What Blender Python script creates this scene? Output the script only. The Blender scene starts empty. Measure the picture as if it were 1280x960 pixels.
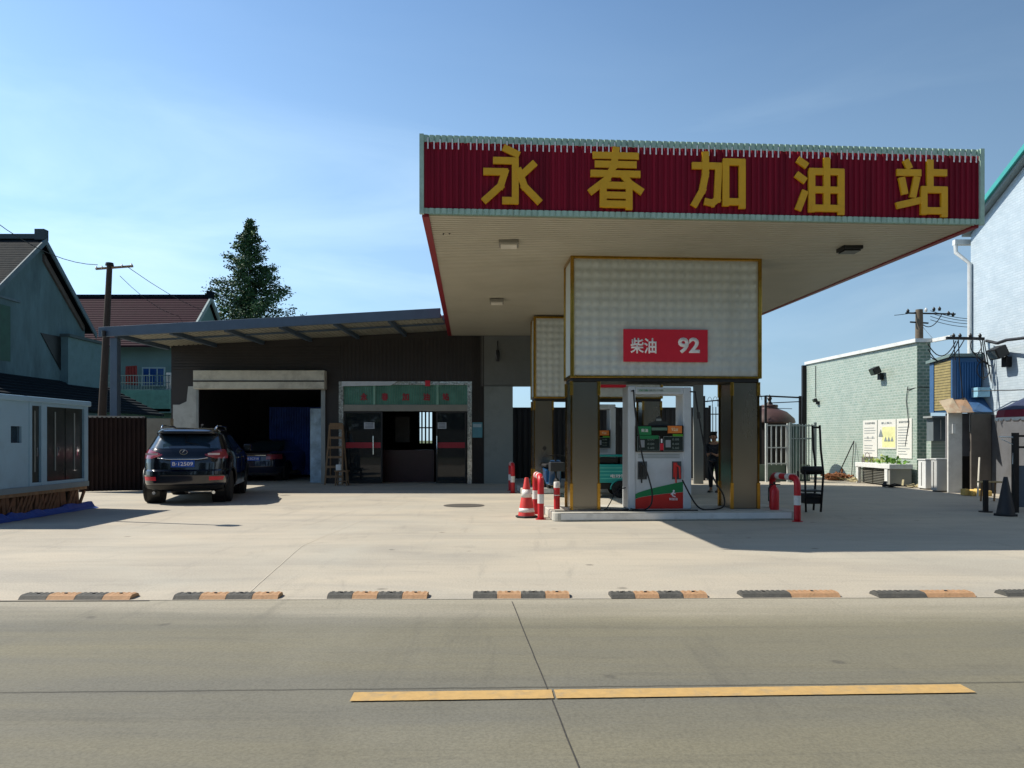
import bpy, bmesh, math, random
import numpy as np
from mathutils import Vector, Matrix
R = math.radians
random.seed(7)
S = bpy.context.scene
COL = S.collection
# ---------------------------------------------------------------- camera, world, sun, exposure
F, HOR, CH = 960.0, 550.0, 1.38          # focal length in photo pixels, horizon row, eye height
cam = bpy.data.cameras.new('camera'); cam.sensor_width = 36; cam.lens = 36*F/1280
cam.shift_y = (HOR-480)/1280; cam.clip_start = .05; cam.clip_end = 3000
camo = bpy.data.objects.new('camera', cam); camo.location = (0, 0, CH); camo.rotation_euler = (R(90), 0, 0)
COL.objects.link(camo); S.camera = camo
SUN = Vector((-.867, .252, 1.0)).normalized()
w = bpy.data.worlds.new('World'); S.world = w; w.use_nodes = True
nt = w.node_tree; N = nt.nodes; L = nt.links
bg = N['Background']
sky = N.new('ShaderNodeTexSky'); sky.sky_type = 'NISHITA'; sky.sun_disc = False
sky.sun_elevation = math.asin(SUN.z); sky.sun_rotation = math.atan2(SUN.x, SUN.y)
sky.air_density = 1.0; sky.dust_density = .35; sky.ozone_density = 2.0
tc = N.new('ShaderNodeTexCoord'); mp = N.new('ShaderNodeMapping'); mp.inputs['Scale'].default_value = (1.3, 1.3, 6.0)
mp.inputs['Rotation'].default_value = (.12, -.1, .4); mp.inputs['Location'].default_value = (.7, .2, 1.3)
nz = N.new('ShaderNodeTexNoise'); nz.inputs['Scale'].default_value = 1.6; nz.inputs['Detail'].default_value = 7; nz.inputs['Roughness'].default_value = .55; nz.inputs['Distortion'].default_value = .5
cr = N.new('ShaderNodeValToRGB'); cr.color_ramp.elements[0].position = .46; cr.color_ramp.elements[1].position = .80
cr.color_ramp.elements[1].color = (.3, .3, .3, 1)
mx = N.new('ShaderNodeMix'); mx.data_type = 'RGBA'; mx.inputs[7].default_value = (7.2, 7.7, 8.2, 1)
L.new(tc.outputs['Generated'], mp.inputs[0]); L.new(mp.outputs[0], nz.inputs[0]); L.new(nz.outputs[0], cr.inputs[0])
cz = N.new('ShaderNodeSeparateXYZ'); L.new(tc.outputs['Generated'], cz.inputs[0])
ck = N.new('ShaderNodeMapRange'); ck.inputs[1].default_value = .42; ck.inputs[2].default_value = .22; ck.inputs[3].default_value = .12; ck.inputs[4].default_value = 2.6; L.new(cz.outputs[2], ck.inputs[0])
cm = N.new('ShaderNodeMath'); cm.operation = 'MULTIPLY'; L.new(cr.outputs[0], cm.inputs[0]); L.new(ck.outputs[0], cm.inputs[1]); L.new(cm.outputs[0], mx.inputs[0]); L.new(sky.outputs[0], mx.inputs[6]); 
# low bright haze band of a hot clear day, then a slight tint
sx = N.new('ShaderNodeSeparateXYZ'); L.new(tc.outputs['Generated'], sx.inputs[0])
hr = N.new('ShaderNodeMapRange'); hr.interpolation_type = 'SMOOTHSTEP'; hr.inputs[1].default_value = -.02; hr.inputs[2].default_value = .62; hr.inputs[3].default_value = .62; hr.inputs[4].default_value = 0
L.new(sx.outputs[2], hr.inputs[0])
m3 = N.new('ShaderNodeMix'); m3.data_type = 'RGBA'; m3.inputs[7].default_value = (5.3, 6.8, 8.5, 1)
L.new(hr.outputs[0], m3.inputs[0]); L.new(mx.outputs[2], m3.inputs[6])
m4 = N.new('ShaderNodeMix'); m4.data_type = 'RGBA'; m4.blend_type = 'MULTIPLY'; m4.inputs[0].default_value = 1; m4.inputs[7].default_value = (.88, 1.04, 1.12, 1)
L.new(m3.outputs[2], m4.inputs[6])
# the sky brightens towards the sun and deepens overhead
dt = N.new('ShaderNodeVectorMath'); dt.operation = 'DOT_PRODUCT'; dt.inputs[1].default_value = SUN; L.new(tc.outputs['Generated'], dt.inputs[0])
g1 = N.new('ShaderNodeMapRange'); g1.inputs[1].default_value = 0; g1.inputs[2].default_value = .8; g1.inputs[3].default_value = .95; g1.inputs[4].default_value = 1.8; L.new(dt.outputs['Value'], g1.inputs[0])
g2 = N.new('ShaderNodeMapRange'); g2.inputs[1].default_value = .5; g2.inputs[2].default_value = .85; g2.inputs[3].default_value = 1; g2.inputs[4].default_value = .5; L.new(sx.outputs[2], g2.inputs[0])
gm = N.new('ShaderNodeMath'); gm.operation = 'MULTIPLY'; L.new(g1.outputs[0], gm.inputs[0]); L.new(g2.outputs[0], gm.inputs[1])
vs_ = N.new('ShaderNodeVectorMath'); vs_.operation = 'SCALE'; L.new(m4.outputs[2], vs_.inputs[0]); L.new(gm.outputs[0], vs_.inputs['Scale']); L.new(vs_.outputs[0], bg.inputs[0])
bg.inputs[1].default_value = .068
sl = bpy.data.lights.new('sun', 'SUN'); sl.energy = 4.6; sl.angle = R(.5); sl.color = (1, .93, .82)
so = bpy.data.objects.new('sun', sl); so.rotation_euler = SUN.to_track_quat('Z', 'Y').to_euler(); so.location = (-20, 5, 25); COL.objects.link(so)
S.view_settings.view_transform = 'Standard'; S.view_settings.look = 'None'; S.view_settings.exposure = 0.45; S.view_settings.gamma = 1
try: S.view_settings.use_curve_mapping = False
except Exception: pass
S.render.engine = 'CYCLES'
S.cycles.max_bounces = 5; S.cycles.transparent_max_bounces = 10
S.cycles.sample_clamp_indirect = 6

# ---------------------------------------------------------------- measuring helpers (photo pixel -> metres at a known distance)
def PX(px, Z): return (px-640)/F*Z
def PZ(py, Z): return CH + (HOR-py)/F*Z
def P(px, py, Z): return Vector((PX(px, Z), Z, PZ(py, Z)))
def G(px, py): Z = CH*F/(py-HOR); return Vector((PX(px, Z), Z, 0))
def zc(px, X): return X*F/(px-640)          # distance along a wall of constant X

# ---------------------------------------------------------------- materials
def hx(h):
    h = h.lstrip('#'); c = [int(h[i:i+2], 16)/255 for i in (0, 2, 4)]
    return tuple(x/12.92 if x <= .04045 else ((x+.055)/1.055)**2.4 for x in c)
MC = {}
def mat(name, col, rough=.6, metal=0, var=.15, scale=3, bump=0, bscale=60, coat=0, stretch=(1, 1, 1), dirt_or_mirror=None, dirt_or_mirror_amt=.5, spec=.5):
    if name in MC: return MC[name]
    if isinstance(col, str): col = hx(col)
    m = bpy.data.materials.new(name); m.use_nodes = True; n = m.node_tree.nodes; l = m.node_tree.links
    b = n['Principled BSDF']; b.inputs['Roughness'].default_value = rough; b.inputs['Metallic'].default_value = metal
    b.inputs['Coat Weight'].default_value = coat; b.inputs['Specular IOR Level'].default_value = spec
    t = n.new('ShaderNodeTexCoord'); mp = n.new('ShaderNodeMapping'); mp.inputs['Scale'].default_value = stretch
    l.new(t.outputs['Object'], mp.inputs[0])
    nz = n.new('ShaderNodeTexNoise'); nz.inputs['Scale'].default_value = scale; nz.inputs['Detail'].default_value = 8; nz.inputs['Roughness'].default_value = .65
    l.new(mp.outputs[0], nz.inputs[0])
    cr = n.new('ShaderNodeValToRGB'); cr.color_ramp.elements[0].position = .3; cr.color_ramp.elements[1].position = .7
    cr.color_ramp.elements[0].color = (*[c*(1-var) for c in col], 1); cr.color_ramp.elements[1].color = (*[min(1, c*(1+var)) for c in col], 1)
    l.new(nz.outputs[0], cr.inputs[0]); out = cr.outputs[0]
    if dirt_or_mirror:
        if isinstance(dirt_or_mirror, str): dirt_or_mirror = hx(dirt_or_mirror)
        n2 = n.new('ShaderNodeTexNoise'); n2.inputs['Scale'].default_value = scale*.45; n2.inputs['Detail'].default_value = 9; n2.inputs['Roughness'].default_value = .7
        l.new(mp.outputs[0], n2.inputs[0])
        c2 = n.new('ShaderNodeValToRGB'); c2.color_ramp.elements[0].position = .5; c2.color_ramp.elements[1].position = .72
        c2.color_ramp.elements[0].color = (0, 0, 0, 1); c2.color_ramp.elements[1].color = (dirt_or_mirror_amt,)*3+(1,)
        mx = n.new('ShaderNodeMix'); mx.data_type = 'RGBA'; mx.inputs[7].default_value = (*dirt_or_mirror, 1)
        l.new(n2.outputs[0], c2.inputs[0]); l.new(c2.outputs[0], mx.inputs[0]); l.new(out, mx.inputs[6]); out = mx.outputs[2]
    l.new(out, b.inputs['Base Color'])
    rr = n.new('ShaderNodeMapRange'); rr.inputs[3].default_value = max(.02, rough-.08); rr.inputs[4].default_value = min(1, rough+.1)
    l.new(nz.outputs[0], rr.inputs[0]); l.new(rr.outputs[0], b.inputs['Roughness'])
    if bump:
        n3 = n.new('ShaderNodeTexNoise'); n3.inputs['Scale'].default_value = bscale; n3.inputs['Detail'].default_value = 5
        bp = n.new('ShaderNodeBump'); bp.inputs['Strength'].default_value = bump; bp.inputs['Distance'].default_value = .01
        l.new(mp.outputs[0], n3.inputs[0]); l.new(n3.outputs[0], bp.inputs['Height']); l.new(bp.outputs[0], b.inputs['Normal'])
    MC[name] = m; return m
def tiles(name, c1, c2, mortar, axis='x', bw=.2, bh=.1, ms=.01, rough=.5, var=.3, scale=2.0, dirt_or_mirror='#50564c', dirt_or_mirror_amt=.35):
    """brick / tile coursing; axis = the horizontal axis that runs along the wall"""
    if name in MC: return MC[name]
    c1, c2, mortar, dirt_or_mirror = [hx(c) if isinstance(c, str) else c for c in (c1, c2, mortar, dirt_or_mirror)]
    m = bpy.data.materials.new(name); m.use_nodes = True; n = m.node_tree.nodes; l = m.node_tree.links
    b = n['Principled BSDF']; b.inputs['Roughness'].default_value = rough
    t = n.new('ShaderNodeTexCoord'); s = n.new('ShaderNodeSeparateXYZ'); c = n.new('ShaderNodeCombineXYZ')
    l.new(t.outputs['Object'], s.inputs[0]); l.new(s.outputs[0 if axis == 'x' else 1], c.inputs[0]); l.new(s.outputs[2], c.inputs[1])
    br = n.new('ShaderNodeTexBrick'); br.inputs['Scale'].default_value = 1; br.inputs['Brick Width'].default_value = bw; br.inputs['Row Height'].default_value = bh
    br.inputs['Mortar Size'].default_value = ms; br.inputs['Mortar Smooth'].default_value = .3
    br.inputs['Color1'].default_value = (*c1, 1); br.inputs['Color2'].default_value = (*c2, 1); br.inputs['Mortar'].default_value = (*mortar, 1)
    l.new(c.outputs[0], br.inputs[0])
    nz = n.new('ShaderNodeTexNoise'); nz.inputs['Scale'].default_value = scale; nz.inputs['Detail'].default_value = 9; nz.inputs['Roughness'].default_value = .7
    l.new(t.outputs['Object'], nz.inputs[0])
    cr = n.new('ShaderNodeValToRGB'); cr.color_ramp.elements[0].position = .45; cr.color_ramp.elements[1].position = .75
    cr.color_ramp.elements[0].color = (0, 0, 0, 1); cr.color_ramp.elements[1].color = (dirt_or_mirror_amt,)*3+(1,)
    mx = n.new('ShaderNodeMix'); mx.data_type = 'RGBA'; mx.inputs[7].default_value = (*dirt_or_mirror, 1)
    l.new(nz.outputs[0], cr.inputs[0]); l.new(cr.outputs[0], mx.inputs[0]); l.new(br.outputs[0], mx.inputs[6]); l.new(mx.outputs[2], b.inputs['Base Color'])
    bp = n.new('ShaderNodeBump'); bp.inputs['Strength'].default_value = .5; bp.inputs['Distance'].default_value = .01; bp.invert = True
    l.new(br.outputs['Fac'], bp.inputs['Height']); l.new(bp.outputs[0], b.inputs['Normal'])
    MC[name] = m; return m
def glass(name, tint=(.6, .65, .65), tr=.6, rough=.03):
    if name in MC: return MC[name]
    m = bpy.data.materials.new(name); m.use_nodes = True; n = m.node_tree.nodes; l = m.node_tree.links
    b = n['Principled BSDF']; b.inputs['Base Color'].default_value = (*[t*.1 for t in tint], 1); b.inputs['Roughness'].default_value = rough
    nz = n.new('ShaderNodeTexNoise'); nz.inputs['Scale'].default_value = 4; mr = n.new('ShaderNodeMapRange'); mr.inputs[3].default_value = tr-.1; mr.inputs[4].default_value = tr+.1
    t = n.new('ShaderNodeBsdfTransparent'); t.inputs[0].default_value = (*tint, 1); mxs = n.new('ShaderNodeMixShader')
    l.new(nz.outputs[0], mr.inputs[0]); l.new(mr.outputs[0], mxs.inputs[0]); l.new(b.outputs[0], mxs.inputs[1]); l.new(t.outputs[0], mxs.inputs[2])
    l.new(mxs.outputs[0], n['Material Output'].inputs[0]); MC[name] = m; return m

M_white = mat('white_paint', '#d5d8d6', .5, var=.06, scale=6, dirt_or_mirror='#8b8a80', dirt_or_mirror_amt=.35)
M_offwhite = mat('soffit_sheet', '#aaa594', .5, var=.06, scale=1.5, dirt_or_mirror='#8e8874', dirt_or_mirror_amt=.4)
M_crimson = mat('crimson_sheet', '#84142a', .6, var=.3, scale=2, stretch=(5, 5, .15), dirt_or_mirror='#500d1e', dirt_or_mirror_amt=.6, spec=.2)
M_darkred = mat('dark_red_paint', '#7c1220', .5, var=.1)
M_trim = mat('pale_green_trim', '#a9c4b4', .5, var=.1, scale=8, dirt_or_mirror='#76857b')
M_gold = mat('gold_letter_paint', '#e3a90f', .45, var=.12, scale=3, dirt_or_mirror='#a87c14', dirt_or_mirror_amt=.5)
M_goldmetal = mat('polished_gold_trim', '#b8903f', .22, 1, var=.2, scale=12)
M_steel = mat('brushed_stainless', '#86827a', .24, 1, var=.02, scale=1, stretch=(1, 1, .3))
M_tilepanel = mat('embossed_white_panel', '#bcc3bf', .35, var=.08, scale=1.3, stretch=(1, 1, .4), dirt_or_mirror='#8d918a', dirt_or_mirror_amt=.45)
M_black = mat('black_plastic', '#131415', .45, var=.3)
M_rubber = mat('black_rubber', '#17181a', .7, var=.3, bump=.3)
M_red = mat('signal_red_paint', '#c01722', .42, var=.12, scale=9, dirt_or_mirror='#6f2320', dirt_or_mirror_amt=.4)
M_tapewhite = mat('white_reflective_tape', '#e0ddd6', .4, var=.08, scale=12, dirt_or_mirror='#8d857b', dirt_or_mirror_amt=.5)
M_signred = mat('sign_red', '#c8102e', .4, var=.05)
M_letterwhite = mat('white_letter', '#ece9ea', .5, var=.03)
M_darkwall = mat('dark_brown_cladding', '#2f2b29', .6, var=.2, scale=2)
M_greywall = mat('grey_panel', '#7a7d79', .6, var=.08, scale=2)
M_bluesteel = mat('blue_grey_steel', '#46586a', .5, var=.12)
M_concrete = mat('island_concrete', '#b3b0a5', .8, var=.1, scale=5, bump=.4, bscale=40, dirt_or_mirror='#6d6a62')
M_glass = glass('door_glass')
M_darkglass = glass('tinted_glass', (.25, .3, .33), .25)
M_wood = mat('weathered_wood', '#7d6347', .75, var=.3, scale=12, stretch=(1, 1, .2))
M_tyre = mat('tyre_rubber', '#161617', .8, var=.2, bump=.4, bscale=90)
M_alloy = mat('alloy_rim', '#8c8f92', .3, 1, var=.1)
M_chrome = mat('chrome', '#d0d3d6', .08, 1, var=.02)
M_darkpaint = mat('black_blue_car_paint', '#0c0f1c', .16, .3, var=.05, coat=1)
M_navypaint = mat('navy_car_paint', '#0d1630', .2, .3, var=.05, coat=1)
M_carglass = mat('car_glass', '#263a48', .05, 0, var=.05, coat=1, spec=1)
M_tail = mat('tail_lamp_red', '#87303c', .12, 0, var=.2, scale=25, coat=1)
M_lampclear = mat('lamp_clear', '#d8c8c8', .1, 0, var=.1, coat=1)
M_platblue = mat('plate_blue', '#1b4fa8', .4, var=.05)
M_bark = mat('bark', '#4a3a2c', .9, var=.3, scale=9, bump=.6)

# ---------------------------------------------------------------- mesh builder
class MB:
    def __init__(s, org=(0, 0, 0), fr=None):
        s.v = []; s.f = []; s.m = []; s.o = Vector(org); s.fr = fr; s.k = 0
    def vt(s, p):
        p = Vector(p)
        if s.fr: p = s.fr @ p
        s.v.append(p - s.o); return len(s.v)-1
    def poly(s, pts): s.f.append([s.vt(p) for p in pts]); s.m.append(s.k)
    def box(s, x0, x1, y0, y1, z0, z1):
        s.hexa([(x0, y0, z0), (x1, y0, z0), (x1, y1, z0), (x0, y1, z0), (x0, y0, z1), (x1, y0, z1), (x1, y1, z1), (x0, y1, z1)]); return s
    def hexa(s, p):
        i = [s.vt(q) for q in p]
        for f in ((0, 3, 2, 1), (4, 5, 6, 7), (0, 1, 5, 4), (1, 2, 6, 5), (2, 3, 7, 6), (3, 0, 4, 7)):
            s.f.append([i[a] for a in f]); s.m.append(s.k)
        return s
    def bar(s, a, b, wx, wy=None, up=(0, 0, 1)):
        a = Vector(a); b = Vector(b); wy = wy or wx; d = (b-a).normalized(); u = Vector(up)
        if abs(d.dot(u)) > .98: u = Vector((0, 1, 0))
        x = d.cross(u).normalized()*wx/2; y = x.cross(d).normalized()*wy/2
        s.hexa([a-x-y, a+x-y, a+x+y, a-x+y, b-x-y, b+x-y, b+x+y, b-x+y]); return s
    def tube(s, pts, r, n=8, cap=True, closed=False):
        pts = [Vector(p) for p in pts]; rs = r if isinstance(r, (list, tuple)) else [r]*len(pts); rings = []
        nrm = None
        for i, p in enumerate(pts):
            a = pts[i-1] if (i > 0 or closed) else p; b = pts[(i+1) % len(pts)] if (i < len(pts)-1 or closed) else p
            d = (b-a).normalized()
            if nrm is None:
                u = Vector((0, 0, 1)) if abs(d.z) < .9 else Vector((0, 1, 0)); nrm = d.cross(u).normalized()
            nrm = (nrm - d*nrm.dot(d)).normalized(); y = d.cross(nrm)
            rings.append([s.vt(p + (nrm*math.cos(t) + y*math.sin(t))*rs[i]) for t in [2*math.pi*k/n for k in range(n)]])
        m = len(rings)
        for i in range(m if closed else m-1):
            A, B = rings[i], rings[(i+1) % m]
            for k in range(n): s.f.append([A[k], A[(k+1) % n], B[(k+1) % n], B[k]]); s.m.append(s.k)
        if cap and not closed:
            s.f.append(rings[0][::-1]); s.f.append(rings[-1]); s.m += [s.k, s.k]
        return s
    def lathe(s, prof, c=(0, 0, 0), n=24, axis='z'):
        c = Vector(c); rings = []
        for r, h in prof:
            ring = []
            for k in range(n):
                t = 2*math.pi*k/n; x, y = r*math.cos(t), r*math.sin(t)
                q = {'z': (x, y, h), 'y': (x, h, y), 'x': (h, x, y)}[axis]
                ring.append(s.vt(c+Vector(q)))
            rings.append(ring)
        for A, B in zip(rings, rings[1:]):
            for k in range(n): s.f.append([A[k], A[(k+1) % n], B[(k+1) % n], B[k]]); s.m.append(s.k)
        if prof[0][0] > 0: s.f.append(rings[0][::-1]); s.m.append(s.k)
        if prof[-1][0] > 0: s.f.append(rings[-1]); s.m.append(s.k)
        return s
    def ext(s, pts, vec):
        vec = Vector(vec); a = [s.vt(p) for p in pts]; b = [s.vt(Vector(p)+vec) for p in pts]; n = len(a)
        s.f.append(a[::-1]); s.f.append(b); s.m += [s.k, s.k]
        for i in range(n): s.f.append([a[i], a[(i+1) % n], b[(i+1) % n], b[i]]); s.m.append(s.k)
        return s
    def corr(s, c00, c10, c01, c11, n, depth, nrm, frac=.5, th=None):
        """ribbed sheet over a quad: n ribs along c00->c10, running c00->c01"""
        c00, c10, c01, c11 = map(Vector, (c00, c10, c01, c11)); nrm = Vector(nrm).normalized()
        prof = []
        for i in range(n):
            for t, h in ((0, 0), (1-frac-.06, 0), (1-frac, 1), (.94, 1)): prof.append(((i+t)/n, h))
        prof.append((1, 0)); A = []; B = []
        for t, h in prof:
            A.append(s.vt(c00.lerp(c10, t)+nrm*h*depth)); B.append(s.vt(c01.lerp(c11, t)+nrm*h*depth))
        for i in range(len(A)-1): s.f.append([A[i], A[i+1], B[i+1], B[i]]); s.m.append(s.k)
        if th:
            A2 = [s.vt(c-nrm*th) for c in (c00, c10, c11, c01)]; s.f.append(A2); s.m.append(s.k)
        return s
    def build(s, name, mats, parent=None, loc=None, rot=0, bevel=0, smooth=False):
        me = bpy.data.meshes.new(name); me.from_pydata([tuple(v) for v in s.v], [], s.f)
        for m in (mats if isinstance(mats, (list, tuple)) else [mats]): me.materials.append(m)
        me.polygons.foreach_set('material_index', s.m)
        bm = bmesh.new(); bm.from_mesh(me); bmesh.ops.recalc_face_normals(bm, faces=bm.faces); bm.to_mesh(me); bm.free()
        if smooth: me.shade_smooth()
        if smooth == 'auto':
            try: me.set_sharp_from_angle(angle=R(38))
            except Exception: pass
        o = bpy.data.objects.new(name, me); COL.objects.link(o)
        if parent: o.parent = parent
        o.location = loc if loc is not None else (s.o if not parent else (0, 0, 0)); o.rotation_euler = (0, 0, rot)
        if bevel:
            b = o.modifiers.new('bevel', 'BEVEL'); b.width = bevel; b.segments = 2; b.limit_method = 'ANGLE'; b.angle_limit = R(50)
        return o
def build_each(b, name, mats, parent, **kw):
    """one object per loose piece"""
    par = list(range(len(b.v)))
    def fd(i):
        while par[i] != i: par[i] = par[par[i]]; i = par[i]
        return i
    for f in b.f:
        for i in f[1:]: par[fd(i)] = fd(f[0])
    gr = {}
    for fi, f in enumerate(b.f): gr.setdefault(fd(f[0]), []).append(fi)
    out = []
    for fs in gr.values():
        c = MB(); mp = {}
        for fi in fs:
            g = []
            for i in b.f[fi]:
                if i not in mp: mp[i] = len(c.v); c.v.append(b.v[i])
                g.append(mp[i])
            c.f.append(g); c.m.append(b.m[fi])
        out.append(c.build(name, mats, parent, **kw))
    return out
def tag(o, label=None, cat=None, group=None, kind=None):
    if label: o['label'] = label
    if cat: o['category'] = cat
    if group: o['group'] = group
    if kind: o['kind'] = kind
    return o
def thing(name, label, cat, loc=(0, 0, 0), rot=0, group=None):
    o = bpy.data.objects.new(name, None); o.empty_display_size = .2; COL.objects.link(o); o.location = loc; o.rotation_euler = (0, 0, rot)
    return tag(o, label, cat, group)
def dup(o, loc=None, rot=None, label=None, parent=None):
    c = o.copy(); COL.objects.link(c)
    if parent: c.parent = parent
    if loc is not None: c.location = loc
    if rot is not None: c.rotation_euler = (0, 0, rot)
    if label: c['label'] = label
    for ch in [q for q in list(COL.objects) if q.parent == o]: dup(ch, parent=c)
    return c
def struct(o): o['kind'] = 'structure'; return o
def txt(body, wdt, hgt, mt, parent, loc, extr=.01, off=0, name='lettering', rot=(90, 0, 0), fitw=True):
    """lettering as real extruded geometry fitted to a width and height, centred on loc"""
    c = bpy.data.curves.new('lettering', 'FONT'); c.body = body; c.offset = off; c.extrude = 0; c.resolution_u = 3
    t = bpy.data.objects.new('lettering', c); COL.objects.link(t)
    dg = bpy.context.evaluated_depsgraph_get(); me = bpy.data.meshes.new_from_object(t.evaluated_get(dg))
    bpy.data.objects.remove(t)
    co = np.empty(len(me.vertices)*3); me.vertices.foreach_get('co', co); co = co.reshape(-1, 3)
    mn, mxx = co.min(0), co.max(0); sx = wdt/max(1e-6, mxx[0]-mn[0]); sy = hgt/max(1e-6, mxx[1]-mn[1])
    co[:, 0] = (co[:, 0]-(mn[0]+mxx[0])/2)*sx; co[:, 1] = (co[:, 1]-(mn[1]+mxx[1])/2)*sy; co[:, 2] = 0
    me.vertices.foreach_set('co', co.ravel()); me.update()
    bm = bmesh.new(); bm.from_mesh(me)
    r = bmesh.ops.extrude_face_region(bm, geom=bm.faces[:])
    for v in [g for g in r['geom'] if isinstance(g, bmesh.types.BMVert)]: v.co.z += extr
    bmesh.ops.recalc_face_normals(bm, faces=bm.faces); bm.to_mesh(me); bm.free()
    me.materials.clear(); me.materials.append(mt); me.name = name
    o = bpy.data.objects.new(name, me); COL.objects.link(o); o.parent = parent; o.location = loc; o.rotation_euler = [R(a) for a in rot]
    return o

# ================================================================ GROUND
def ground_mat(name, c, c2, stain, joints=False, groove=False, dust=False, tyre=None, rough=.85, stretch=(.35, 1, 1)):
    m = bpy.data.materials.new(name); m.use_nodes = True; n = m.node_tree.nodes; l = m.node_tree.links
    b = n['Principled BSDF']; b.inputs['Roughness'].default_value = rough
    t = n.new('ShaderNodeTexCoord'); mp = n.new('ShaderNodeMapping'); mp.inputs['Scale'].default_value = stretch; l.new(t.outputs['Object'], mp.inputs[0])
    def noise(sc, det=8, ro=.6, src=mp, dist=0):
        q = n.new('ShaderNodeTexNoise'); q.inputs['Scale'].default_value = sc; q.inputs['Detail'].default_value = det; q.inputs['Roughness'].default_value = ro; q.inputs['Distortion'].default_value = dist
        l.new(src.outputs[0] if src is mp else src, q.inputs[0]); return q
    a = noise(.9, 10, .62, dist=.6); r1 = n.new('ShaderNodeValToRGB'); r1.color_ramp.elements[0].position = .35; r1.color_ramp.elements[1].position = .68
    r1.color_ramp.elements[0].color = (*hx(c2), 1); r1.color_ramp.elements[1].color = (*hx(c), 1); l.new(a.outputs[0], r1.inputs[0])
    s = noise(2.3, 10, .7, dist=1.2); r2 = n.new('ShaderNodeValToRGB'); r2.color_ramp.elements[0].position = .56; r2.color_ramp.elements[1].position = .74
    r2.color_ramp.elements[0].color = (0, 0, 0, 1); r2.color_ramp.elements[1].color = (.5, .5, .5, 1); l.new(s.outputs[0], r2.inputs[0])
    mx = n.new('ShaderNodeMix'); mx.data_type = 'RGBA'; mx.inputs[7].default_value = (*hx(stain), 1)
    l.new(r2.outputs[0], mx.inputs[0]); l.new(r1.outputs[0], mx.inputs[6])
    g = noise(55, 3, .8, src=t.outputs['Object']); r3 = n.new('ShaderNodeValToRGB'); r3.color_ramp.elements[0].position = .3; r3.color_ramp.elements[1].position = .62
    r3.color_ramp.elements[0].color = (.72, .72, .72, 1); r3.color_ramp.elements[1].color = (1.04, 1.04, 1.04, 1); l.new(g.outputs[0], r3.inputs[0])
    m2 = n.new('ShaderNodeMix'); m2.data_type = 'RGBA'; m2.blend_type = 'MULTIPLY'; m2.inputs[0].default_value = 1
    top = mx.outputs[2]
    if dust:   # pale dust blown off the forecourt lies along the kerb
        sp_ = n.new('ShaderNodeSeparateXYZ'); l.new(t.outputs['Object'], sp_.inputs[0])
        wn = noise(1.7, 6, .6); ad0 = n.new('ShaderNodeMath'); ad0.operation = 'MULTIPLY_ADD'; ad0.inputs[1].default_value = 1.3; l.new(wn.outputs[0], ad0.inputs[0]); l.new(sp_.outputs[1], ad0.inputs[2])
        mr = n.new('ShaderNodeMapRange'); mr.interpolation_type = 'SMOOTHSTEP'; mr.inputs[1].default_value = 6.2; mr.inputs[2].default_value = 7.45; mr.inputs[3].default_value = 0; mr.inputs[4].default_value = .85
        l.new(ad0.outputs[0], mr.inputs[0]); md_ = n.new('ShaderNodeMix'); md_.data_type = 'RGBA'; md_.inputs[7].default_value = (*hx('#a49d8b'), 1); l.new(mr.outputs[0], md_.inputs[0]); l.new(top, md_.inputs[6]); top = md_.outputs[2]
    def blend(top, fac_node, col):
        q = n.new('ShaderNodeMix'); q.data_type = 'RGBA'; q.inputs[7].default_value = (*hx(col), 1); l.new(fac_node, q.inputs[0]); l.new(top, q.inputs[6]); return q.outputs[2]
    def ramp(src, a_, b_, amt):
        q = n.new('ShaderNodeMapRange'); q.inputs[1].default_value = a_; q.inputs[2].default_value = b_; q.inputs[3].default_value = 0; q.inputs[4].default_value = amt; l.new(src, q.inputs[0]); return q.outputs[0]
    if tyre:
        # long scuffs where wheels roll along and across, oil drips, pale washed patches
        m_a = n.new('ShaderNodeMapping'); m_a.inputs['Scale'].default_value = (.09, 3.2, 1); m_a.inputs['Rotation'].default_value = (0, 0, .05); l.new(t.outputs['Object'], m_a.inputs[0])
        a1_ = noise(1.5, 7, .7, src=m_a.outputs[0]); top = blend(top, ramp(a1_.outputs[0], .55, .75, tyre[0]*1.3), stain)
        m_b = n.new('ShaderNodeMapping'); m_b.inputs['Scale'].default_value = (2.4, .35, 1); m_b.inputs['Rotation'].default_value = (0, 0, .7); l.new(t.outputs['Object'], m_b.inputs[0])
        a2_ = noise(1.0, 8, .72, src=m_b.outputs[0], dist=.8); top = blend(top, ramp(a2_.outputs[0], .56, .72, tyre[0]), stain)
        a3_ = noise(.33, 5, .6, src=t.outputs['Object'], dist=1.0); top = blend(top, ramp(a3_.outputs[0], .50, .72, .1 if groove else .3), '#b9b7aa')
        vo = n.new('ShaderNodeTexVoronoi'); vo.inputs['Scale'].default_value = 1.3; l.new(t.outputs['Object'], vo.inputs[0]); a4_ = noise(9, 4, .6, src=t.outputs['Object'])
        sm = n.new('ShaderNodeMath'); sm.operation = 'MULTIPLY_ADD'; sm.inputs[1].default_value = .16; l.new(a4_.outputs[0], sm.inputs[0]); l.new(vo.outputs['Distance'], sm.inputs[2])
        top = blend(top, ramp(sm.outputs[0], .155, .11, .55), '#4c4943')
    l.new(top, m2.inputs[6]); l.new(r3.outputs[0], m2.inputs[7]); l.new(m2.outputs[2], b.inputs['Base Color'])
    bp = n.new('ShaderNodeBump'); bp.inputs['Strength'].default_value = .35; bp.inputs['Distance'].default_value = .004
    h = g.outputs[0]
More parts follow.
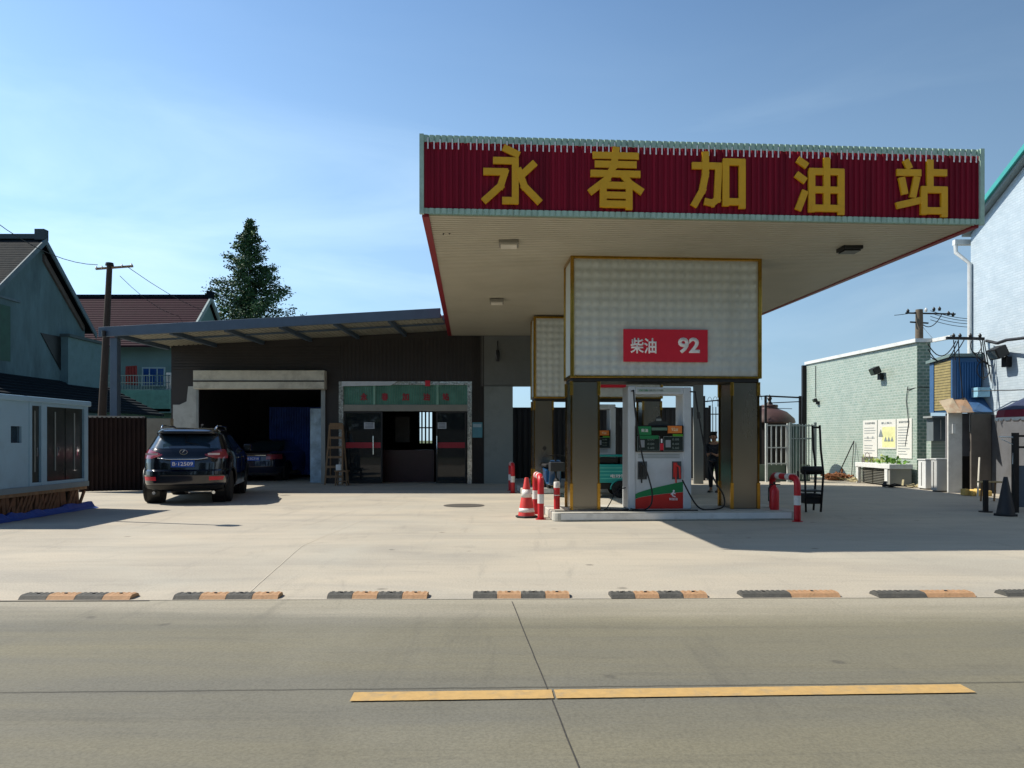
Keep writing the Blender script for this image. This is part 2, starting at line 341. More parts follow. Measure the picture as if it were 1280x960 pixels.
    if groove:
        wv = n.new('ShaderNodeTexWave'); wv.wave_type = 'BANDS'; wv.bands_direction = 'X'; wv.inputs['Scale'].default_value = 8.5; wv.inputs['Distortion'].default_value = 2.5; wv.inputs['Detail'].default_value = 2
        l.new(t.outputs['Object'], wv.inputs[0]); md = n.new('ShaderNodeMath'); md.operation = 'MULTIPLY'
        gm = n.new('ShaderNodeValToRGB'); gm.color_ramp.elements[0].position = .5; gm.color_ramp.elements[1].position = .75; gm.color_ramp.elements[1].color = (.35, .35, .35, 1)
        q = noise(1.3, 4, .5, src=t.outputs['Object']); l.new(q.outputs[0], gm.inputs[0]); l.new(gm.outputs[0], md.inputs[1]); l.new(wv.outputs[0], md.inputs[0])
        ad = n.new('ShaderNodeMath'); ad.operation = 'ADD'; l.new(md.outputs[0], ad.inputs[0]); l.new(g.outputs[0], ad.inputs[1]); h = ad.outputs[0]
    l.new(h, bp.inputs['Height']); l.new(bp.outputs[0], b.inputs['Normal'])
    return m
M_apron = ground_mat('apron_concrete', '#bab09d', '#a39d90', '#8b877d', tyre=(.48, 1.0))
M_road = ground_mat('road_concrete', '#79745f', '#6a685d', '#56544c', groove=True, stretch=(.16, 1.5, 1), dust=True, tyre=(.42, 1.0))
M_field = mat('field_grass', '#4c5a35', .95, var=.4, scale=.6, bump=.6, bscale=12, dirt_or_mirror='#6d6248')
struct(MB().box(-900, 900, -300, 1600, -.6, -.06).build('ground', M_field))
# the kerb line is turned slightly against the camera
KL, KR = (-4.45, 6.60), (4.47, 6.74)
ks = (KR[1]-KL[1])/(KR[0]-KL[0])
def ky(x): return KL[1]+(x-KL[0])*ks
b = MB(); xa, xb = -60, 60
b.hexa([(xa, ky(xa), -.05), (xb, ky(xb), -.05), (xb, 34, -.05), (xa, 34, -.05), (xa, ky(xa), 0), (xb, ky(xb), 0), (xb, 34, 0), (xa, 34, 0)])
struct(b.build('forecourt', M_apron))
b = MB(); b.poly([(-200, -9, -.004), (200, -9, -.004), (200, ky(200), -.004), (-200, ky(-200), -.004)])
struct(b.build('road', M_road))
def strip(pts, wd, z, name, mt):
    b = MB(); 
    for p, q in zip(pts, pts[1:]):
        p = Vector((p[0], p[1], z)); q = Vector((q[0], q[1], z)); d = (q-p).normalized(); nn = Vector((-d.y, d.x, 0))*wd/2
        b.poly([p-nn, q-nn, q+nn, p+nn])
    return struct(b.build(name, mt))
def g3(px, py, dz=.003): Z = (CH+dz)*F/(py-HOR); return (PX(px, Z), Z)
M_joint = mat('joint_tar', '#3c3a36', .9, var=.4, scale=20)
M_jointlight = mat('joint_pale', '#c4bcab', .9, var=.1)
M_yellow = mat('worn_yellow_paint', '#b5945c', .85, var=.12, scale=18, dirt_or_mirror='#8d8068', dirt_or_mirror_amt=.8)
def band(p, q, wd, z, name, mt, n=90, jit=.0012):
    """one continuous painted band with slightly ragged edges"""
    p = Vector((p[0], p[1], z)); q = Vector((q[0], q[1], z)); nn = Vector((-(q-p).y, (q-p).x, 0)).normalized()*wd/2; b = MB()
    A_ = [b.vt(p.lerp(q, i/n)-nn*(1+random.uniform(-1, 1)*jit/wd*2)) for i in range(n+1)]; B_ = [b.vt(p.lerp(q, i/n)+nn*(1+random.uniform(-1, 1)*jit/wd*2)) for i in range(n+1)]
    for i in range(n): b.f.append([A_[i], A_[i+1], B_[i+1], B_[i]]); b.m.append(0)
    return struct(b.build(name, mt))
def wob(a, c, n=30, amp=.012):
    return [(a[0]+(c[0]-a[0])*i/n+random.uniform(-amp, amp), a[1]+(c[1]-a[1])*i/n+random.uniform(-amp, amp)) for i in range(n+1)]
A = g3(640, 752); B = g3(724, 960); B = (A[0]+(B[0]-A[0])*3, A[1]+(B[1]-A[1])*3)
strip(wob(A, B, 40, .0018), .007, -.0005, 'road_joint', M_joint)
A = g3(-200, 865); B = g3(1500, 857)
lj = wob(g3(0, 866), g3(1280, 853), 60, .004)
strip([(lj[0][0]-40, lj[0][1]-1.6)]+lj+[(lj[-1][0]+40, lj[-1][1]+1.9)], .006, -.0004, 'road_joint', M_joint)
p0 = g3(440, 872); p1 = g3(1210, 861.5)
pl_ = lambda t: (p0[0]+(p1[0]-p0[0])*t, p0[1]+(p1[1]-p0[1])*t)
band(pl_(0), pl_(.3185), .142, .003, 'lane_marking', M_yellow); band(pl_(.3225), pl_(1), .142, .003, 'lane_marking', M_yellow, 160)
strip(wob(G(310, 742)[:2], G(378, 682)[:2], 12, .003), .008, .004, 'forecourt_joint', M_jointlight)
strip(wob(G(378, 682)[:2], G(520, 622)[:2], 12, .006), .007, .004, 'forecourt_joint', M_jointlight)
strip(wob((-9, ky(-9)-.02), (PX(190, 6.65), ky(-3)-.02), 40, .006), .022, .0004, 'forecourt_joint', M_joint)
# manhole
c = G(580, 632); mh = thing('manhole_cover', 'round dark iron manhole cover set in the sunlit concrete before the shop door', 'manhole cover', c)
M_iron = mat('cast_iron', '#54504a', .7, .2, var=.25, scale=20, bump=.5)
MB().lathe([(.001, .002), (.36, .002), (.36, .008), (.001, .008)], n=36).build('cover_plate', M_iron, mh)
b = MB(); b.lathe([(.37, 0), (.43, 0), (.43, .006), (.37, .006)], n=36); b.build('cover_ring', M_iron, mh)

# ================================================================ CANOPY
def cq(s_, t_): # canopy plan, s along the front, t in depth
    FL = Vector((-1.28, 10.9)); FR_ = Vector((6.98, 11.46)); BL = Vector((-2.0, 24.24)); BR = Vector((6.3, 24.24))
    return FL.lerp(FR_, s_).lerp(BL.lerp(BR, s_), t_)
def cp(s_, t_, z): q = cq(s_, t_); return Vector((q.x, q.y, z))
def sz(t): return 4.61+.09*t
ZT, ZB = 5.70, 4.585
cano = thing('fuel_canopy', 'crimson fascia fuel canopy with gold characters above the two pump islands', 'canopy', (2.5, 17, 0)); OC = (2.5, 17, 0)
FN = Vector((.0676, -.9977, 0))
fl, fr_ = cp(0, 0, 0), cp(1, 0, 0)
def fp(s_, z, out=0): v = fl.lerp(fr_, s_)+FN*out; v.z = z; return v
b = MB(OC); b.corr(fp(0, ZB+.08), fp(1, ZB+.08), fp(0, ZT-.09), fp(1, ZT-.09), 96, .018, FN, .45, th=.03)
b.build('fascia', M_crimson, cano)
def sidef(s0, t0, s1, t1, nn, nm, n):
    b = MB(OC); b.corr(cp(s0, t0, ZB+.08), cp(s1, t1, ZB+.08), cp(s0, t0, ZT-.09), cp(s1, t1, ZT-.09), n, .018, nn, .45, th=.03); b.build('fascia', M_crimson, cano)
sidef(0, 1, 0, 0, (-1, 0, 0), 'l', 150); sidef(1, 0, 1, 1, (1, 0, 0), 'r', 150)
b = MB(OC)
b.corr(fp(0, ZT-.1, .02), fp(1, ZT-.1, .02), fp(0, ZT, .02), fp(1, ZT, .02), 96, .02, FN, .7, th=.05)
b.corr(fp(0, ZB, .02), fp(1, ZB, .02), fp(0, ZB+.08, .02), fp(1, ZB+.08, .02), 96, .016, FN, .7, th=.05)
for s_ in (0, 1):
    for t0, t1 in ((0, 1),):
        a, c = cp(s_, 0, ZT-.05), cp(s_, 1, ZT-.05); b.bar(a, c, .06, .11)
for s_ in (0, 1): 
    q = fp(s_, 0, .045); b.box(q.x-.03, q.x+.03, q.y-.02, q.y+.03, ZB-.01, ZT+.005)
b.k = 1
for i in range(97):
    if random.random() < .1: continue
    s_ = (i+.02)/96; q = fp(s_, ZT-.20, .045); h = random.uniform(.10, .16); q2 = q+Vector((0, 0, h)); b.bar(q, q2, .017, .006)
b.build('trim', [M_trim, M_letterwhite], cano)
# roof skin and soffit
b = MB(OC); b.hexa([cp(.01, .005, 4.95), cp(.99, .005, 4.95), cp(.99, .995, 4.95), cp(.01, .995, 4.95), cp(.01, .005, 5.0), cp(.99, .005, 5.0), cp(.99, .995, 5.0), cp(.01, .995, 5.0)])
b.build('roof_deck', mat('galvanised_deck', '#8a8d8c', .5, .6), cano)
b = MB(OC); b.corr(cp(.004, .003, sz(0)), cp(.004, .998, sz(1)), cp(.996, .003, sz(0)), cp(.996, .998, sz(1)), 118, .03, (0, 0, -1), .8)
b.build('soffit', M_offwhite, cano)
b = MB(OC)
for s_, i in ((0, 1), (1, -1)):
    a0, a1 = cp(s_, 0.002, ZB-.03), cp(s_, 1, sz(1)-.03); wv = Vector((i*.10, 0, 0)); up = Vector((0, 0, .22))
    b.hexa([a0, a0+wv, a1+wv, a1, a0+up, a0+wv+up, a1+wv+up, a1+up])
build_each(b, 'edge_flange', M_darkred, cano)
# soffit lamps
for px, py in ((636, 297), (621, 371), (1062, 304)):
    Z = (4.62-CH)*F/(HOR-py-3); X = PX(px, Z)
    bb = MB(OC); bb.box(X-.16, X+.16, Z-.16, Z+.16, 4.53, 4.60+.01); o = bb.build('soffit_lamp', M_black if px > 1000 else mat('lamp_housing', '#7f7c72', .5), cano, bevel=.01)
    MB(OC).box(X-.13, X+.13, Z-.13, Z+.13, 4.505, 4.528).build('lamp_cover', mat('frosted_cover', '#cfcabd', .4) if px < 1000 else M_black, o)
b = MB(OC); q = P(556, 285, 11.9); b.tube([q+Vector((0, 0, .2)), q, q+Vector((-.02, 0, -.05))], .008, 6); b.tube([q+Vector((-.03, 0, .03)), q+Vector((.08, .02, -.09))], .012, 6); b.tube([q+Vector((.06, 0, .04)), q+Vector((-.03, .02, -.1))], .01, 6)
b.build('hanging_wire', M_black, cano)
# back beam
b = MB(OC); b.box(-.98, 6.0, 24.28, 24.5, 3.08, 4.95); b.build('back_beam', mat('back_panel', '#6c6e6a', .6, var=.1), cano)
b = MB(OC); b.box(5.72, 6.02, 24.15, 24.275, 0, 4.6); b.build('rear_post', M_greywall, cano)
# characters
ANG = math.atan2(fr_.y-fl.y, fr_.x-fl.x)
def on_fascia(px):
    r = (px-640)/F; d = fr_-fl; s_ = (r*fl.y-fl.x)/(d.x-r*d.y); return s_
STROKES = {
 'yong': [[(36, 97), (62, 85)], [(22, 75), (56, 75), (56, 8), (38, 8)], [(5, 56), (38, 56), (30, 32), (4, 9)], [(90, 72), (64, 48)], [(62, 58), (72, 32), (96, 9)]],
 'chun': [[(9, 89), (92, 89)], [(13, 74), (88, 74)], [(5, 58), (95, 58)], [(51, 99), (47, 72), (34, 48), (6, 28)], [(64, 56), (76, 42), (96, 30)], [(27, 38), (75, 38), (75, 2)], [(27, 38), (27, 2)], [(27, 21), (75, 21)], [(27, 6), (75, 6)]],
 'jia': [[(5, 76), (50, 76), (47, 14), (38, 7), (28, 9)], [(25, 97), (25, 60), (19, 30), (5, 5)], [(63, 84), (94, 84), (94, 3)], [(63, 84), (63, 3)], [(63, 10), (94, 10)]],
 'you': [[(8, 95), (25, 84)], [(5, 68), (22, 57)], [(22, 38), (8, 5)], [(35, 74), (94, 74), (94, 2)], [(35, 74), (35, 2)], [(65, 98), (65, 8)], [(35, 41), (94, 41)], [(35, 8), (94, 8)]],
 'zhan': [[(20, 98), (27, 84)], [(4, 76), (48, 76)], [(12, 66), (18, 38)], [(41, 68), (33, 32)], [(3, 16), (50, 27)], [(66, 99), (66, 47)], [(66, 77), (97, 77)], [(54, 46), (93, 46), (93, 2)], [(54, 46), (54, 2)], [(54, 8), (93, 8)]]}
def glyph(key, W_, H_, wd, extr, mt, parent, loc, rot, name='sign_character'):
    """a character cut from sheet: every stroke a solid bar, built in the plane of the sign"""
    b = MB(); k = 0
    for st in STROKES[key]:
        for p, q in zip(st, st[1:]):
            a = Vector(((p[0]-50)/100*W_, 0, (p[1]-50)/100*H_)); c = Vector(((q[0]-50)/100*W_, 0, (q[1]-50)/100*H_)); d = (c-a).normalized()
            e = wd*(.42 if len(st) > 2 else .1); a -= d*e; c += d*e; n_ = Vector((d.z, 0, -d.x))*wd/2; t = extr+.0012*k; k += 1
            b.ext([a-n_, c-n_, c+n_, a+n_], (0, -t, 0))
    o = b.build(name, mt, parent, loc); o.rotation_euler = (0, 0, rot); return o
for ch, x0, x1, y0, y1 in (('yong', 604, 675, 184, 258), ('chun', 735, 802, 188, 261), ('jia', 864, 930, 193, 260), ('you', 991, 1053, 198, 267), ('zhan', 1117, 1182, 201, 270)):
    s0, s1 = on_fascia(x0), on_fascia(x1); Zm = fp((s0+s1)/2, 0).y
    wd = (fp(s1, 0)-fp(s0, 0)).length; zt, zb = PZ(y0, Zm), PZ(y1, Zm)
    q = fp((s0+s1)/2, (zt+zb)/2, .02)
    glyph(ch, wd, zt-zb, .098, .035, M_gold, cano, q-Vector(OC), ANG)

# ================================================================ PUMP ISLANDS (local frame a, b, z)
TH = R(4)
def ifr(dist=0): u = Vector((math.cos(TH), math.sin(TH), 0)); v = Vector((-math.sin(TH), math.cos(TH), 0)); o = Vector((1.02, 13.4, 0))+v*dist; return o, u, v
O1, U, V = ifr(); SH = V*6.6
def il(a, b_, z=0): return O1+U*a+V*b_+Vector((0, 0, z))
isl = thing('pump_island', 'long low concrete kerbed island under the near pump and price box', 'island', il(-.35, -.4), TH, 'pump islands')
b = MB(); pts = []
for cx, cy, a0 in ((4.15, .12, -90), (4.15, 1.48, 0), (.12, 1.48, 90), (.12, .12, 180)):
    for k in range(5): t = R(a0+k*22.5); pts.append((cx+.12*math.cos(t), cy+.12*math.sin(t), .0))
b.ext(pts, (0, 0, .15)); b.build('kerb', M_concrete, isl, bevel=.015)
M_kerbwhite = mat('kerb_white_wash', '#dcdcd8', .7, var=.06, dirt_or_mirror='#77746b')
b = MB(); b.box(.13, 4.14, -.004, .002, .03, .13); b.build('painted_band', M_kerbwhite, isl)

def price_box():
    r = thing('price_box', 'front white embossed price box on steel columns, its red 92 sign fully visible', 'canopy column', O1, TH, 'white price boxes on steel columns')
    z0, z1 = 2.47, 4.60; Wd, D = 3.42, .85; ys = .02
    b = MB(); cols, rows, sub = 20, 12, 4; nx, nz_ = cols*sub, rows*sub; idx = {}
    for i in range(nx+1):
        for j in range(nz_+1):
            u_, v_ = (i % sub)/sub, (j % sub)/sub; h = math.sin(math.pi*u_)*math.sin(math.pi*v_)*.032
            idx[i, j] = b.vt((.05+(Wd-.1)*i/nx, ys-h, z0+.04+(z1-z0-.08)*j/nz_))
    for i in range(nx):
        for j in range(nz_): b.f.append([idx[i, j], idx[i+1, j], idx[i+1, j+1], idx[i, j+1]]); b.m.append(0)
    b.build('embossed_panel', M_tilepanel, r, smooth=True)
    b = MB(); b.box(.03, Wd-.03, ys+.006, D, z0+.02, z1); b.build('box_body', M_tilepanel, r)
    b = MB()
    for x in (0, Wd-.06): b.box(x, x+.06, -.02, .05, z0, z1); b.box(x, x+.06, D-.05, D+.02, z0, z1)
    b.box(.06, Wd-.06, -.02, .045, z1-.05, z1); b.box(.06, Wd-.06, -.015, .045, z0, z0+.035)
    for x in (0, Wd-.03): b.box(x, x+.03, .05, D-.05, z1-.06, z1); b.box(x, x+.03, .05, D-.05, z0, z0+.05)
    b.build('gold_trim', M_goldmetal, r, bevel=.006)
    b = MB(); b.box(.04, Wd-.04, .03, D-.03, z0-.06, z0+.0); b.build('underside', M_black, r)
    for a0, a1 in ((0, .54), (2.88, 3.42)):
        b = MB(); b.box(a0+.03, a1-.03, .08, .74, .15, z0-.06); c = b.build('steel_column', M_steel, r, bevel=.01)
        b = MB()
        for x in (a0, a1-.055):
            for y in (.05, .70):
                b.box(x, x+.055, y, y+.055, .15, .62); b.box(x, x+.055, y, y+.055, z0-.3, z0-.06)
        build_each(b, 'gold_corner_guard', M_goldmetal, c, bevel=.004)
        b = MB()
        for x in (a0+.012, a1-.042):
            for y in (.062, .71): b.box(x, x+.03, y, y+.03, .62, z0-.3)
        build_each(b, 'guard_middle', mat('gold_mirroring_dark', '#6b5427', .2, 1, var=.5, scale=6), c)  # middle stretch of each guard, the dark it mirrors put into its colour
    return r
pb1 = price_box()
sg = MB(); sg.box(.93, 2.43, -.05, -.005, 2.75, 3.32); sgo = sg.build('price_sign', M_signred, pb1, bevel=.005)
txt('柴油', .46, .27, M_letterwhite, sgo, (1.28, -.051, 3.03), .006, .02)
txt('92', .39, .28, M_letterwhite, sgo, (2.09, -.051, 3.04), .006, .035)
pb2 = dup(pb1, O1+SH, TH, 'rear white price box half hidden behind the front one')
def a_of(px, bb=0):   # island a coordinate of a photo column at depth offset bb
    o = O1+V*bb; r = (px-640)/F; return (r*o.y-o.x)/(U.x-r*U.y)

def dispenser():
    r = thing('fuel_dispenser', 'near white fuel dispenser with black display and green and red base', 'fuel pump', O1, TH, 'fuel dispensers on the islands')
    x0, x1 = 1.05, 2.17; y0, y1 = .12, .62; zb, zt = .15, 2.34
    M_body = mat('dispenser_white', '#c3c9cc', .35, var=.05, scale=3, dirt_or_mirror='#84888a', dirt_or_mirror_amt=.3)
    M_scr = mat('display_black', '#0d1112', .15, var=.2)
    M_green = mat('dispenser_green', '#0e7a45', .4, var=.1); M_or = mat('dispenser_orange', '#d8772a', .4, var=.15); M_dred = mat('dispenser_red', '#c3261f', .4, var=.08)
    b = MB(); b.box(x0+.02, x1-.08, y0+.02, y1-.02, zb, 1.28); b.build('cabinet', M_body, r, bevel=.012)
    b = MB(); b.box(x0, x0+.13, y0, y1, zb, zt); b.build('hose_post', M_body, r, bevel=.02)
    b = MB(); b.box(x1-.13, x1+.02, y0, y1, zb, zt-.02); b.build('hose_post', M_body, r, bevel=.02)
    b = MB(); b.box(x0+.13, x1-.13, y0, y1, zt-.15, zt-.02); hd = b.build('header', M_body, r, bevel=.012)
    b = MB(); b.box(x0+.16, x1-.18, y0-.006, y0, zt-.11, zt-.05); b.build('header_panel', mat('header_pale', '#aab4b0', .4), hd)
    txt('加油', .16, .035, M_green, hd, (x0+.27, y0-.0065, zt-.08), .002, .01)
    txt('请先付款', .26, .03, mat('grey_text', '#5a6460', .5), hd, (x0+.5, y0-.0065, zt-.08), .002, .0)
    # display head
    b = MB(); b.box(x0+.13, x1-.13, y0-.03, y1-.1, 1.17, 1.64); d = b.build('display_head', M_scr, r, bevel=.01)
    for (xa, xb, za, zb2) in ((1.21, 1.60, 1.19, 1.44), (1.68, 2.02, 1.19, 1.44)):
        b = MB(); b.box(xa, xb, y0-.04, y0-.031, za, zb2); p = b.build('meter_window', mat('meter_glass', '#23302f', .1, var=.2), d)
        b = MB(); t_ = .006
        b.box(xa-t_, xb+t_, y0-.044, y0-.036, zb2, zb2+t_); b.box(xa-t_, xb+t_, y0-.044, y0-.036, za-t_, za); b.box(xa-t_, xa, y0-.044, y0-.036, za, zb2); b.box(xb, xb+t_, y0-.044, y0-.036, za, zb2)
        b.build('window_frame', mat('grey_bezel', '#7d8583', .4), p)
        for i, (tx, zz) in enumerate((('0.00', .2), ('0.00', .12), ('5.60', .05))):
            txt(tx, .12, .035, mat('lcd_digits', '#7d8c84', .4), p, ((xa+xb)/2+.04, y0-.0405, za+zz), .001)
        b = MB(); b.box(xa+.03, xa+.12, y0-.046, y0-.041, za+.06, za+.19); b.build('keypad', mat('keypad_grey', '#8d9296', .5), p)
    b = MB(); b.box(1.205, 1.45, y0-.05, y0-.031, 1.47, 1.62); g_ = b.build('green_plate', M_green, d); txt('柴油', .12, .06, M_letterwhite, g_, (1.33, y0-.051, 1.55), .002, .01)
    b = MB(); b.box(1.23, 1.58, y0-.05, y0-.031, 1.40, 1.46); b.build('green_strip', M_green, d)
    b = MB(); b.box(1.75, 2.0, y0-.055, y0-.031, 1.50, 1.63); o_ = b.build('orange_plate', M_or, d); txt('92#', .12, .06, mat('cream_text', '#e8dcb5', .5), o_, (1.87, y0-.056, 1.565), .002, .01)
    b = MB(); b.box(1.84, 2.02, y0-.048, y0-.031, 1.445, 1.485); b.build('green_strip', mat('lime_green', '#4f9a1f', .4), d)
    b = MB(); b.box(1.61, 1.67, y0-.045, y0-.031, 1.2, 1.32); build_each(b, 'red_tag', M_signred, d)
    b = MB(); b.box(1.625, 1.65, y0-.045, y0-.031, 1.33, 1.4); b.build('white_tag', M_letterwhite, d)
    b = MB(); b.ext([(1.42, y0+.05, 1.63), (1.80, y0+.05, 1.63), (1.79, y0+.05, 1.68), (1.68, y0+.05, 1.72), (1.65, y0+.05, 1.79), (1.61, y0+.05, 1.81), (1.57, y0+.05, 1.79), (1.54, y0+.05, 1.72), (1.43, y0+.05, 1.68)], (0, .03, 0)); b.build('peaked_badge', mat('badge_grey', '#2e3331', .4, var=.2), d); b = MB(); b.box(1.565, 1.655, y0+.04, y0+.05, 1.72, 1.76); b.build('badge_mark', mat('badge_pale', '#8b918c', .4), d)
    b = MB(); b.box(1.46, 1.74, y0-.045, y0-.031, 1.55, 1.6); b.build('name_plate', mat('name_plate_green', '#5b7a68', .4), d)
    # base swoosh
    yy = y0+.02
    def top(t): return .42+.22*t**.75
    xs = [x0+.13+(x1-.13-x0-.13)*k/16 for k in range(17)]
    b = MB()
    for k in range(16):
        b.hexa([(xs[k], yy-.006, zb+.01), (xs[k+1], yy-.006, zb+.01), (xs[k+1], yy+.002, zb+.01), (xs[k], yy+.002, zb+.01), (xs[k], yy-.006, top(k/16)-.09-.1*(k/16)), (xs[k+1], yy-.006, top((k+1)/16)-.09-.1*((k+1)/16)), (xs[k+1], yy+.002, top((k+1)/16)-.09-.1*((k+1)/16)), (xs[k], yy+.002, top(k/16)-.09-.1*(k/16))])
    rp = b.build('red_panel', M_dred, r)
    b = MB()
    for k in range(16):
        f0, f1 = top(k/16), top((k+1)/16); g0, g1 = f0-.085-.1*(k/16), f1-.085-.1*((k+1)/16)
        b.hexa([(xs[k], yy-.005, g0), (xs[k+1], yy-.005, g1), (xs[k+1], yy+.002, g1), (xs[k], yy+.002, g0), (xs[k], yy-.005, f0), (xs[k+1], yy-.005, f1), (xs[k+1], yy+.002, f1), (xs[k], yy+.002, f0)])
    b.build('green_swoosh', M_green, r)
    b = MB(); c0 = (1.86, yy-.008, .40)
    b.tube([(1.82, yy-.008, .41), (1.86, yy-.008, .45), (1.9, yy-.008, .42)], .012, 6); b.tube([(1.86, yy-.008, .45), (1.85, yy-.008, .39), (1.9, yy-.008, .37)], .012, 6); b.lathe([(.001, -.004), (.018, -.004), (.001, .004)], (1.87, yy-.008, .475), 12, 'y')
    b.build('emblem', M_letterwhite, rp); txt('站加油', .15, .05, M_letterwhite, rp, (1.865, yy-.0065, .33), .002, .02)
    b = MB()
    for k in range(3): b.box(1.23, 1.98, y0+.012, y0+.02, 1.06+k*.03, 1.07+k*.03)
    b.build('vent_slots', mat('vent_grey', '#7d8785', .5), r)
    # nozzles in holsters
    for xa, mt in ((1.22, M_black), (1.84, M_dred)):
        b = MB(); b.box(xa, xa+.17, yy-.004, yy+.01, .68, 1.0); h = b.build('nozzle_holster', mat('holster_grey', '#4b5052', .5), r)
        b = MB(); b.box(xa+.02, xa+.08, yy-.06, yy-.004, .72, .98); b.tube([(xa+.05, yy-.05, .95), (xa+.12, yy-.07, .9), (xa+.13, yy-.07, .7)], .018, 8); b.tube([(xa+.05, yy-.05, .8), (xa+.06, yy-.06, .62)], .015, 8)
        b.build('nozzle', mt, h, bevel=.006)
    # hoses: photo-measured curves in the plane just before the pump
    def hose(ptsxy, r_=.014, bb=-.12):
        pts = [Vector(((px_-640)/F*13.4, 0, PZ(py_, 13.35))) for px_, py_ in ptsxy]
        loc = []
        for p, (px_, py_) in zip(pts, ptsxy): a = a_of(px_, bb); q = O1+U*a+V*bb; loc.append(Vector((a, bb, max(.168, PZ(py_, q.y)))))
        sm = []
        for i in range(len(loc)-1):
            p0, p1, p2, p3 = loc[max(0, i-1)], loc[i], loc[i+1], loc[min(len(loc)-1, i+2)]
            for k in range(6):
                t = k/6; sm.append(.5*((2*p1)+(-p0+p2)*t+(2*p0-5*p1+4*p2-p3)*t*t+(-p0+3*p1-3*p2+p3)*t**3))
        sm.append(loc[-1]); MB().tube(sm, r_, 8).build('hose', M_rubber, r, smooth=True)
    hose([(792, 488), (794, 515), (799, 548), (804, 575), (811, 598), (815, 615), (814, 630), (806, 641), (795, 642), (788, 636)])
    hose([(869, 490), (872, 512), (878, 545), (884, 575), (893, 600), (904, 618), (905, 632), (895, 643), (878, 642), (868, 628), (858, 610), (853, 600)])
    b = MB(); b.tube([(a_of(873, -.12), -.12, PZ(515, 13.35)), (a_of(874, -.12), -.12, PZ(523, 13.35))], .03, 8); b.tube([(x1, y0+.1, 2.25), (a_of(869, -.12), -.12, 2.22)], .015, 6); b.tube([(x0+.07, y0+.1, 2.25), (a_of(792, -.12), -.12, 2.24)], .015, 6)
    build_each(b, 'hose_breakaway', M_black, r)
    return r
dp1 = dispenser()
dp2 = dup(dp1, O1+SH, TH, 'rear white fuel dispenser, half hidden behind the teal mini truck')
isl2 = dup(isl, il(-.35, -.4)+SH, TH, 'concrete kerbed island at the rear, behind the teal mini truck')
# loose hose on the near island
hz = thing('cable', 'black cable looped on the island kerb between left column and pump', 'cable', il(.6, 0, .15), TH)
b = MB(); b.tube([(0, .05, .012), (.05, 0, .012), (.1, -.06, .012), (.25, -.1, .012), (.38, -.03, .012), (.43, .03, .012)], .012, 8); b.tube([(0, -.1, .012), (.12, .1, .12), (.2, .15, .26), (.3, .18, .36), (.42, .2, .38)], .01, 6)
b.tube([(-.9, -.2, .012), (-.3, -.22, .012), (.2, -.24, .012), (.8, -.22, .012), (1.6, -.22, .012)], .012, 6)
b.build('cable_run', M_rubber, hz, smooth=True)

# ---- red and white guard hoops
def hoop():
    r = thing('guard_hoop', 'red and white guard hoop beside the red cone, near island left end', 'bollard', (.5, 13.35, 0), R(3.5), 'red and white guard hoops')
    path = []; H_, Ln, rc = .74, 1.0, .14; nst = 10
    path += [(0, 0, z) for z in np.linspace(0, H_-rc, 12)]
    path += [(0, rc-rc*math.cos(t), H_-rc+rc*math.sin(t)) for t in np.linspace(0, math.pi/2, 7)[1:]]
    path += [(0, y, H_) for y in np.linspace(rc, Ln-rc, 9)[1:-1]]
    path += [(0, Ln-rc+rc*math.sin(t), H_-rc+rc*math.cos(t)) for t in np.linspace(0, math.pi/2, 7)]
    path += [(0, Ln, z) for z in np.linspace(H_-rc, 0, 12)[1:]]
    MB().tube(path, .055, 16).build('hoop_pipe', M_red, r, smooth=True)
    def seg(p, q, nm='reflective_band'):
        MB().tube([p, q], .0575, 16).build(nm, M_tapewhite, r, smooth='auto')
    for y in (0, Ln): seg((0, y, .28), (0, y, .44))
    seg((0, .22, H_), (0, .38, H_)); seg((0, .62, H_), (0, .78, H_))
    for y in (0, Ln): MB().lathe([(.09, 0), (.09, .012), (.001, .012)], (0, y, 0), 16).build('base_flange', M_red, r)
    return r
h1 = hoop()
h2 = dup(h1, (4.83, 13.0, 0), R(5), 'red and white guard hoop beside the red extinguisher and dark hand cart')
h3 = dup(h1, Vector((.48, 13.4, 0))+SH, R(3.5), 'small shaded red and white guard hoop before the grey pier, rear island')
# ---- cones
def cone(lbl, loc, dark=False):
    r = thing('traffic_cone', lbl, 'traffic cone', loc, R(12), None)
    mb_ = mat('dark_cone', '#26262a', .6) if dark else mat('faded_cone_red', '#c8362e', .5, var=.1, dirt_or_mirror='#8b4a40', dirt_or_mirror_amt=.4)
    MB().lathe([(.155, .03), (.15, .05), (.035, .70), (.03, .71), (.001, .71)], n=24).build('cone_body', mb_, r, smooth='auto')
    pts = [(.2*math.cos(R(a)), .2*math.sin(R(a)), 0) for a in range(22, 382, 45)]
    MB().ext(pts, (0, 0, .035)).build('base', M_rubber, r, bevel=.008)
    if not dark:
        for z0, z1 in ((.10, .17), (.36, .50)):
            rr = lambda z: .15-(z-.05)*.115/.65+.002
            MB().lathe([(rr(z0), z0), (rr(z1), z1)], n=24).build('white_band', M_tapewhite, r, smooth=True)
    return r
cone('red traffic cone with white bands at the left end of the near island', (.26, 13.7, 0))
cone('dark traffic cone beside the gate frame on the right', (PX(1257, 14.0), 14.0, 0), True)
